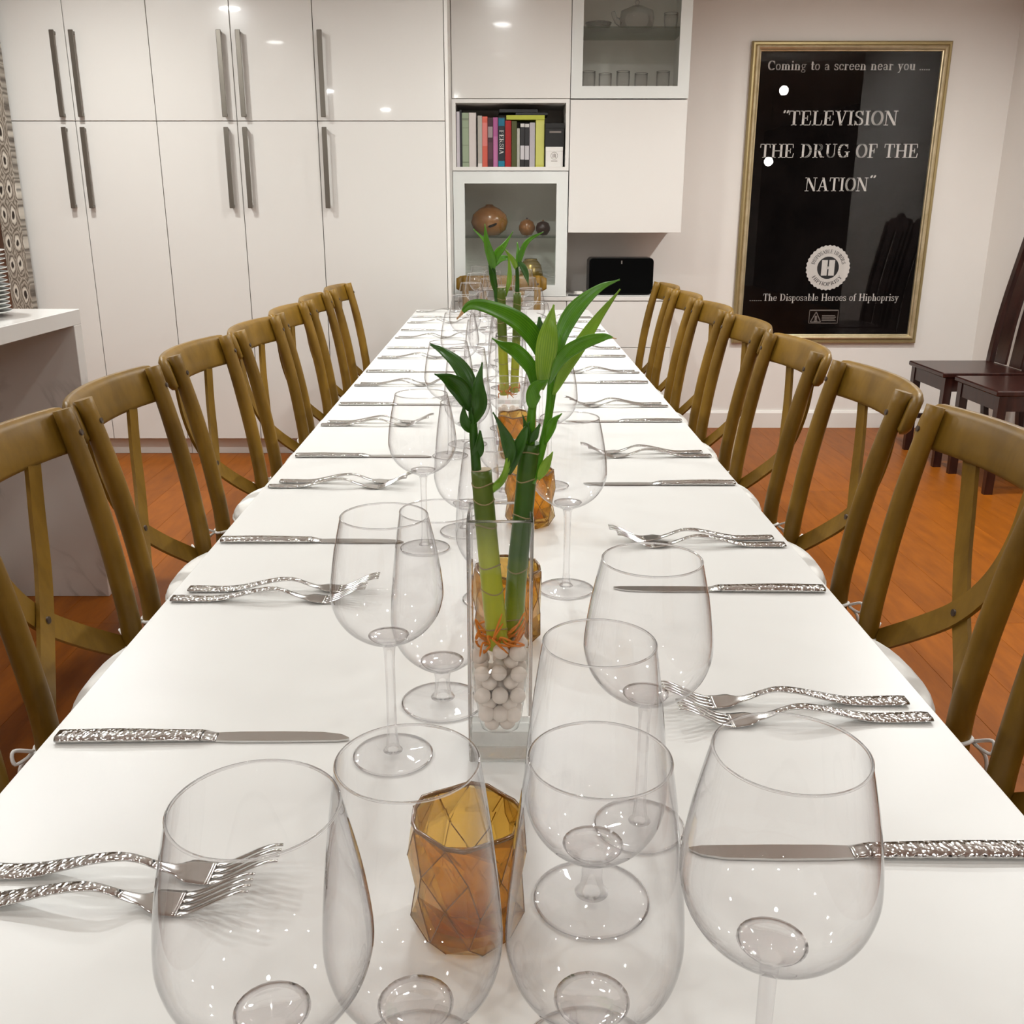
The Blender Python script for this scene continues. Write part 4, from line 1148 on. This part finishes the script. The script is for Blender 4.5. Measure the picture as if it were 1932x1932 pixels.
# ------------------------------------------------------------------ amber votive holders
def make_votive():
    t = thing('votive_holder')
    n_ = 9
    rv = random.Random(5)
    rings = [(.0305, .0, 0), (.0368, .012, .5), (.0342, .034, 0), (.0384, .056, .5), (.0362, .0825, 0)]
    vs, fs = [], []
    for r, z, o in rings:
        for k in range(n_):
            a = 2 * math.pi * (k + o) / n_ + rv.uniform(-.09, .09)
            rr = r + (rv.uniform(-.0012, .0014) if 0 < z < .08 else 0)
            vs.append((rr * math.cos(a), rr * math.sin(a), z + (rv.uniform(-.003, .003) if 0 < z < .08 else 0) + (.0020 * math.cos(5 * a) if z > .08 else 0)))
    diag = []
    for i in range(len(rings) - 1):
        o0, o1 = rings[i][2], rings[i + 1][2]
        for k in range(n_):
            a, b_ = i * n_ + k, i * n_ + (k + 1) % n_
            if o1 > o0:
                c, d = (i + 1) * n_ + k, (i + 1) * n_ + (k - 1) % n_; fs += [(a, b_, c), (a, c, d)]; diag += [(a, c), (a, d)]
            else:
                c, d = (i + 1) * n_ + k, (i + 1) * n_ + (k + 1) % n_; fs += [(a, d, c), (a, b_, d)]; diag += [(a, c), (a, d)]
    fs.append(tuple(range(n_))[::-1])
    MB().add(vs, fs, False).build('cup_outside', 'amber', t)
    eg = MB()
    for q, (a, b_) in enumerate(diag):
        if q % 5 != 2: eg.tube([vs[a], vs[b_]], .00042, 5)
    eg.build('facet_edges', 'amber_edge', t)
    inn = MB(); vs2, fs2 = [], []
    for r, z in ((.0330, .0822), (.0305, .066), (.0292, .030), (.0270, .014)):
        for k in range(9):
            a = 2 * math.pi * (k + (.5 if z in (.066, .014) else 0)) / 9
            vs2.append((r * math.cos(a), r * math.sin(a), z))
    for i in range(3):
        for k in range(9): fs2.append((i * 9 + k, i * 9 + (k + 1) % 9, (i + 1) * 9 + (k + 1) % 9, (i + 1) * 9 + k))
    fs2.append(tuple(27 + k for k in range(9)))
    inn.add(vs2, fs2, False).build('cup_inside', 'amber', t)
    rm = []
    for k in range(19):
        a = 2 * math.pi * k / 18
        rm.append((.0345 * math.cos(a), .0345 * math.sin(a), .0828 + .0020 * math.cos(5 * a)))
    MB().tube(rm, .0015, 6, cap=False).build('cup_rim', 'amber_edge', t)
    return t
v0 = make_votive()
for i, (x, y) in enumerate([(-.0225, .528), (.006, .975), (.041, 1.385), (.027, 1.795)]):
    put(v0, x, y, 'faceted amber glass votive holder on the table, %s' % rank(i, 4), 'candle holder', 'amber votive holders along the table centre', rz=R(9 + 23 * i), z=ZT)

# ------------------------------------------------------------------ square glass vases with bamboo
VH, VW = .216, .0263
def make_vase(x, y, lab):
    t = thing('square_vase', (x, y, ZT), 0, lab, 'vase', 'square glass vases on the table')
    w = VW; th = .0032
    m_ = MB()
    # walls: outer sides, inner sides, top rim
    o = [(-w, -w), (w, -w), (w, w), (-w, w)]
    i_ = [(-w + th, -w + th), (w - th, -w + th), (w - th, w - th), (-w + th, w - th)]
    vs = [(a, b_, .016) for a, b_ in o] + [(a, b_, VH) for a, b_ in o] + [(a, b_, .040) for a, b_ in i_] + [(a, b_, VH) for a, b_ in i_]
    fs = [(k, (k + 1) % 4, (k + 1) % 4 + 4, k + 4) for k in range(4)] + [(k + 8, k + 12, (k + 1) % 4 + 12, (k + 1) % 4 + 8) for k in range(4)] + [(k + 4, (k + 1) % 4 + 4, (k + 1) % 4 + 12, k + 12) for k in range(4)]
    m_.add(vs, fs); m_.build('wall', 'vase_wall', t)
    # rounded cavity floor
    cav = MB(); prof_ = [(0.0, .019), (.011, .0195), (.0165, .024), (.019, .034), (.0215, .055), (w - th, .080)]
    n_ = 32; vs, fs = [], []
    for r, z in prof_:
        for k in range(n_):
            th_ = 2 * math.pi * k / n_; c, s = math.cos(th_), math.sin(th_)
            e = 2 / 3.2
            vs.append((r * math.copysign(abs(c) ** e, c), r * math.copysign(abs(s) ** e, s), z))
    for a in range(len(prof_) - 1):
        for k in range(n_): fs.append((a * n_ + k, a * n_ + (k + 1) % n_, (a + 1) * n_ + (k + 1) % n_, (a + 1) * n_ + k))
    cav.add(vs, fs, True).build('cavity_floor', 'vase_wall', t)
    MB().box(-w, w, -w, w, 0, .0155, bev=.0012).build('base', 'vase_base', t)
    ed = MB()
    for a, b_ in ((-w, -w), (w, -w), (w, w), (-w, w)): ed.tube([(a * .985, b_ * .985, .016), (a * .985, b_ * .985, VH)], .0009, 6)
    for k in range(4):
        a, b_ = o[k], o[(k + 1) % 4]
        ed.tube([(a[0] * .96, a[1] * .96, VH), (b_[0] * .96, b_[1] * .96, VH)], .0012, 6)
    ed.build('edge', 'rim', t)
    return t
VX1, VY1, VX2, VY2 = -.002, .749, .013, 1.92
make_vase(VX1, VY1, 'square clear glass vase of bamboo and pebbles, the nearer one')
make_vase(VX2, VY2, 'square clear glass vase of bamboo and pebbles, the farther one')
for (vx, vy, nm, zl) in ((VX1, VY1, 'nearer', .112), (VX2, VY2, 'farther', .112)):
    w = VW - .0034
    wt = MB().box(-w, w, -w, w, .082, zl).build('water', 'water', None, (vx, vy, ZT))
    tag(wt, 'clear water standing in the %s bamboo vase' % nm, 'water', kind='thing')
# pebbles
ps = MB().lathe([(0, -1), (.38, -.92), (.71, -.71), (.92, -.38), (1, 0), (.92, .38), (.71, .71), (.38, .92), (0, 1)], 20).mesh('pebble', 'pebble')
def pebbles(vx, vy, nm, layers, rnd):
    for li in range(layers):
        z = .0275 + li * .0102
        lim = .0135 if li < 2 else (.0155 if li < 4 else .0165)
        lay = [(a * lim * .92, b_ * lim * .92) for a in (-1, 0, 1) for b_ in (-1, 0, 1)] if li % 2 else [(a * lim * .52, b_ * lim * .52) for a in (-1, 1) for b_ in (-1, 1)]
        if li % 2 == 0 and li > 1: lay += [(lim, lim * .1), (-lim, -lim * .1)]
        for a, b_ in lay:
            if li > 5 and (a < .002 and rnd.random() < .6): continue
            o = bpy.data.objects.new('pebble', ps); C.objects.link(o)
            r = rnd.uniform(.0064, .0076)
            o.location = (vx + a + rnd.uniform(-.0012, .0012), vy + b_ + rnd.uniform(-.0012, .0012), ZT + z + rnd.uniform(-.0015, .0015))
            o.scale = (r, r, r * rnd.uniform(.9, 1)); o.rotation_euler = (rnd.uniform(0, 6), rnd.uniform(0, 6), 0)
            tag(o, 'white round pebble inside the %s bamboo vase' % nm, 'pebble', 'white pebbles in the %s vase' % nm)
rnd = random.Random(3)
pebbles(VX1, VY1, 'nearer', 8, rnd)
pebbles(VX2, VY2, 'farther', 5, rnd)

def leaf(parent, pts, width, m, tip=False, twist=0.0):
    pts = [Vector(p) for p in pts]
    ctr = spline(pts, 7)
    N = len(ctr); vs, fs, ss = [], [], []
    for i, p in enumerate(ctr):
        u = i / (N - 1)
        tn = (ctr[min(i + 1, N - 1)] - ctr[max(i - 1, 0)]).normalized()
        nrm = Vector((math.sin(twist), -1, .35)).normalized()
        sd = tn.cross(nrm)
        if sd.length < 1e-3: sd = Vector((1, 0, 0))
        sd.normalize(); up_ = sd.cross(tn).normalized()
        prof = (math.sin(math.pi * min(1, (u * .965 + .035)) ** .8) ** 1.05) if u < .999 else 0.02
        w = width / 2 * max(prof, .06)
        ru = .0011 * math.sin(u * 9 + twist * 5)
        vs += [p - sd * w + up_ * (w * .30 + ru), p - sd * w * .5 + up_ * (w * .10), p, p + sd * w * .5 + up_ * (w * .10), p + sd * w + up_ * (w * .30 - ru)]
    mi = []
    mb = MB()
    for i in range(N - 1):
        for k in range(4):
            fs.append((i * 5 + k, i * 5 + k + 1, (i + 1) * 5 + k + 1, (i + 1) * 5 + k))
            mi.append(1 if (tip and i > (N - 1) * .90) else 0)
    mb.add(vs, fs, True)
    mb.mi = mi
    lo = mb.build('leaf', [m, 'tan'], parent)
    uvl = lo.data.uv_layers.new(name='veins')
    for pg in lo.data.polygons:
        for li in pg.loop_indices:
            vi = lo.data.loops[li].vertex_index
            uvl.data[li].uv = ((vi % 5) / 4, (vi // 5) / (N - 1))
    sm = lo.modifiers.new('thickness', 'SOLIDIFY'); sm.thickness = .0005; sm.offset = 0
    return lo
def bamboo(loc, lab, path, r, m, nodes, cut, shoots, leaves, roots, grp):
    t = thing('bamboo_stalk', loc, 0, lab, 'bamboo', grp)
    ctr = spline(path, 8)
    rad = [r * (1 - .10 * i / len(ctr)) for i in range(len(ctr))]
    st = MB().tube(ctr, rad, 18).build('stalk', m, t)
    def at(z):
        for a, b_ in zip(ctr[:-1], ctr[1:]):
            if a.z <= z <= b_.z: return a.lerp(b_, (z - a.z) / max(b_.z - a.z, 1e-6))
        return ctr[-1]
    for z in nodes:
        p = at(z); rr = r * (1 - .10 * (z - ctr[0].z) / (ctr[-1].z - ctr[0].z)) * 1.005
        MB().tube([(p.x + rr * math.cos(a), p.y + rr * math.sin(a), p.z + .0014 * math.sin(a * 2 + z * 90)) for a in [2 * math.pi * k / 18 for k in range(19)]], .00065, 6, cap=False).build('node_ring', 'node', st)
    if cut:
        p, q = ctr[-1], (ctr[-1] - ctr[-2]).normalized()
        MB().tube([p + q * .0002, p + q * .0008], rad[-1] * .99, 18).build('cut_end', 'cut', st)
    for pts, rr, mm in shoots:
        c_ = spline(pts, 6); MB().tube(c_, [rr * (1 - .35 * i / len(c_)) for i in range(len(c_))], 10).build('shoot', mm, t)
    for i, (pts, w, mm, tip) in enumerate(leaves): leaf(t, pts, w, mm, tip, twist=.5 * math.sin(i * 2.1))
    if roots:
        rb = MB(); rr_ = random.Random(11)
        for k in range(roots):
            a = 2 * math.pi * k / roots + rr_.uniform(-.2, .2)
            p0 = ctr[0] + Vector((r * .8 * math.cos(a), r * .8 * math.sin(a), rr_.uniform(.0, .012)))
            lim = .0205
            def cl(v): return max(-lim, min(lim, v))
            q1 = Vector((cl(p0.x + .008 * math.cos(a)), cl(p0.y + .008 * math.sin(a)), p0.z - rr_.uniform(-.008, .006)))
            q2 = Vector((cl(q1.x + .012 * math.cos(a + .8)), cl(q1.y + .012 * math.sin(a + .8)), q1.z + rr_.uniform(-.012, .022)))
            rb.tube(spline([p0, q1, q2], 4), [.0011] * 4 + [.0009] * 4 + [.0004], 6)
        rb.build('roots', 'root', t)
    return t
def sh(pts, vx): return [(x - vx, y, z) for x, y, z in pts]
B1 = {
'S1':[(-0.0036,-.006,0.0983),(-0.0088,-.005,0.1539),(-0.013,-.003,0.2004),(-0.017,0,0.251)],
'S2':[(0.0085,0.012,0.094),(0.0125,0.010,0.1633),(0.0175,0.005,0.2185),(0.0215,0,0.2737)],
'A':[(-0.0204,0,0.2441),(-0.0226,-0.005,0.2813),(-0.024,-0.005,0.3046)],
'B':[(-0.0094,0,0.2347),(-0.0013,0.0,0.2418),(0.0034,-0.01,0.2546),(0.0058,-0.01,0.2696)],
'C':[(0.0215,0,0.2694),(0.0228,-0.005,0.2983),(0.0262,-0.01,0.3221)],
'D':[(0.0226,0,0.2404),(0.0298,0.005,0.2616),(0.0362,0.005,0.292),(0.0383,0.005,0.3258)],
'a1':([(-0.0245,-0.005,0.3004),(-0.0315,-0.02,0.3186),(-0.0405,-0.03,0.3284),(-0.05,-0.04,0.3348)],0.0145),
'a2':([(-0.024,-0.005,0.3033),(-0.0265,0,0.3204),(-0.0346,0.01,0.3333),(-0.0463,0.02,0.3423),(-0.0579,0.03,0.3473)],0.0130),
'a3':([(-0.0229,-0.005,0.2898),(-0.0172,-0.015,0.3065),(-0.0179,-0.015,0.323),(-0.0154,-0.01,0.3389)],0.0125),
'a4':([(-0.0234,-0.005,0.2834),(-0.0293,-0.01,0.293),(-0.0302,-0.015,0.3065)],0.0085),
'a5':([(-0.0216,-0.002,0.259),(-0.0188,-0.008,0.2734),(-0.0174,-0.01,0.2858)],0.009),
'b1':([(0.0042,-0.01,0.2546),(0.0062,-0.015,0.2709),(0.0012,-0.02,0.288),(-0.0072,-0.03,0.3042)],0.0105),
'b2':([(0.0055,-0.01,0.2502),(0.01,-0.012,0.2667),(0.0166,-0.012,0.2829),(0.0211,-0.01,0.293)],0.0095),
'c1':([(0.0226,-0.01,0.3026),(0.025,-0.02,0.3198),(0.0339,-0.035,0.3296)],0.0115),
'c2':([(0.0222,-0.006,0.2747),(0.0257,-0.01,0.2841),(0.0293,-0.012,0.2913)],0.0062),
'c3':([(0.0213,-0.006,0.2747),(0.0191,-0.01,0.2875),(0.0156,-0.015,0.2991)],0.0055),
'd3':([(0.0254,-0.01,0.3159),(0.0222,-0.015,0.334),(0.0108,-0.02,0.3479),(0.0,-0.03,0.3544),(-0.0077,-0.04,0.3611)],0.0110),
'd1':([(0.0339,0.0,0.3258),(0.0271,-0.01,0.3506),(0.0146,-0.02,0.3677),(-0.0031,-0.035,0.3796),(-0.0219,-0.05,0.3856),(-0.0321,-0.06,0.377)],0.0150),
'd2':([(0.035,0.01,0.3333),(0.0268,0.02,0.3528),(0.0156,0.03,0.3658),(0.003,0.04,0.3723),(-0.0112,0.05,0.3776)],0.0120),
'd4':([(0.0301,-0.015,0.3189),(0.0323,-0.03,0.3493),(0.0342,-0.035,0.3674),(0.0376,-0.03,0.3841)],0.0160),
'd5':([(0.0326,0.01,0.3292),(0.0302,0.02,0.3528),(0.0289,0.025,0.3696)],0.0130),
'd6':([(0.0435,0.01,0.3292),(0.0458,0.015,0.3526),(0.0533,0.02,0.3693),(0.0642,0.025,0.382),(0.0782,0.03,0.3922),(0.0922,0.03,0.3979)],0.0135),
'd7':([(0.0399,0,0.312),(0.0499,-0.005,0.3357),(0.0605,-0.01,0.3546),(0.0731,-0.015,0.3749),(0.0869,-0.02,0.3944)],0.0108),
'd8':([(0.0357,-0.015,0.323),(0.0434,-0.03,0.3454),(0.0569,-0.04,0.3565),(0.0724,-0.05,0.3628),(0.081,-0.055,0.3626)],0.0100),
'd9':([(0.0338,0,0.2724),(0.0396,-0.004,0.2896),(0.0462,-0.01,0.2993)],0.0078),
'd10':([(0.029,0,0.2431),(0.0346,-0.004,0.2569),(0.0396,-0.01,0.2688)],0.0078),
}
def lv(D, vx, keys): return [(sh(D[k][0], vx), D[k][1], m, tp) for k, m, tp in keys]
L1, L2 = (VX1, VY1, ZT), (VX2, VY2, ZT)
bamboo(L1, 'pale cut-topped bamboo stalk, left one in the nearer vase', sh(B1['S1'], VX1), .0092, 'stalk1', [.117, .150, .172, .206, .226, .240], True,
       [(sh(B1['A'], VX1), .0042, 'leaf_d'), (sh(B1['B'], VX1), .0036, 'leaf_l')],
       lv(B1, VX1, [('a1', 'leaf_d', 0), ('a2', 'leaf_d', 0), ('a3', 'leaf_d', 0), ('a4', 'leaf_d', 0), ('a5', 'leaf_d', 0), ('b1', 'leaf_d', 0), ('b2', 'leaf_d', 0)]), 40, 'bamboo stalks in the nearer vase')
bamboo(L1, 'tall dark bamboo stalk with bright leaves, right one in the nearer vase', sh(B1['S2'], VX1), .0088, 'stalk2', [.118, .163, .212, .243, .266], False,
       [(sh(B1['C'], VX1), .0042, 'leaf_m'), (sh(B1['D'], VX1), .0042, 'leaf_m'), (sh([(.0362, .005, .29), (.0405, .008, .315), (.0435, .010, .335)], VX1), .0030, 'leaf_m')],
       lv(B1, VX1, [('c1', 'leaf_m', 0), ('c2', 'leaf_d', 0), ('c3', 'leaf_d', 0), ('d3', 'leaf_m', 0), ('d1', 'leaf_m', 1), ('d2', 'leaf_d', 0), ('d4', 'leaf_l', 0), ('d5', 'leaf_d', 0), ('d6', 'leaf_m', 0), ('d7', 'leaf_l', 0), ('d8', 'leaf_m', 1), ('d9', 'leaf_m', 0), ('d10', 'leaf_l', 0)]), 12, 'bamboo stalks in the nearer vase')
B2 = {
'S1':[(0.0043,0,0.0968),(0.0,0,0.2076),(-0.0031,0,0.3067)], 'S2':[(0.0234,0,0.1021),(0.0272,0,0.2076),(0.0289,0,0.2976)],
'A':[(-0.0104,0,0.2795),(-0.0174,0,0.3397),(-0.0214,0,0.3575)], 'B':[(0.0289,0,0.2956),(0.0287,0,0.3297),(0.0276,0,0.3476)],
'e1':([(-0.0184,0,0.3377),(-0.0204,-.01,0.3575),(-0.0295,-.02,0.391),(-0.0333,-.02,0.426)],0.0165), 'e2':([(-0.0204,0,0.3496),(-0.0245,.01,0.3674),(-0.0345,.02,0.3929),(-0.0566,.03,0.4153)],0.0115),
'e3':([(-0.0174,0,0.3446),(-0.0102,-.01,0.3674),(0.0041,-.02,0.3861),(0.0202,-.03,0.4124)],0.0165), 'e4':([(-0.0174,0,0.3446),(-0.0061,.01,0.3585),(0.0082,.02,0.3615),(0.0184,.03,0.3555)],0.0125),
'e5':([(-0.0124,0,0.2936),(-0.0205,-.01,0.3297),(-0.0266,-.015,0.3496)],0.0134), 'e6':([(0.0072,0,0.2895),(0.0144,0.01,0.3297),(0.0102,.01,0.3792)],0.0093),
'f1':([(0.0276,0,0.3397),(0.0204,-.01,0.3575),(0.0,-.02,0.3851)],0.0103), 'f2':([(0.0287,0,0.3417),(0.0306,.01,0.3694),(0.0284,.02,0.391)],0.0103),
'f3':([(0.0297,0,0.3436),(0.0387,.01,0.3733),(0.0498,.02,0.391)],0.0103), 'f4':([(0.0296,0,0.3496),(0.0457,-.01,0.391),(0.0779,-.02,0.4115)],0.0103), 'f5':([(0.0306,0,0.3575),(0.042,-.01,0.3397),(0.0504,-.02,0.3117)],0.0144),
}
bamboo(L2, 'cut-topped bamboo stalk, left one in the farther vase', sh(B2['S1'], VX2), .0098, 'stalk1', [.16, .24, .285], True,
       [(sh(B2['A'], VX2), .0052, 'leaf_d')], lv(B2, VX2, [('e1', 'leaf_m', 0), ('e2', 'leaf_m', 0), ('e3', 'leaf_m', 0), ('e4', 'leaf_m', 0), ('e5', 'leaf_d', 0), ('e6', 'leaf_l', 0)]), 12, 'bamboo stalks in the farther vase')
bamboo(L2, 'cut-topped bamboo stalk, right one in the farther vase', sh(B2['S2'], VX2), .0085, 'stalk1', [.15, .23, .275], True,
       [(sh(B2['B'], VX2), .0046, 'leaf_d')], lv(B2, VX2, [('f1', 'leaf_l', 0), ('f2', 'leaf_m', 0), ('f3', 'leaf_m', 0), ('f4', 'leaf_m', 0), ('f5', 'leaf_d', 0)]), 8, 'bamboo stalks in the farther vase')
bpy.context.view_layer.update()
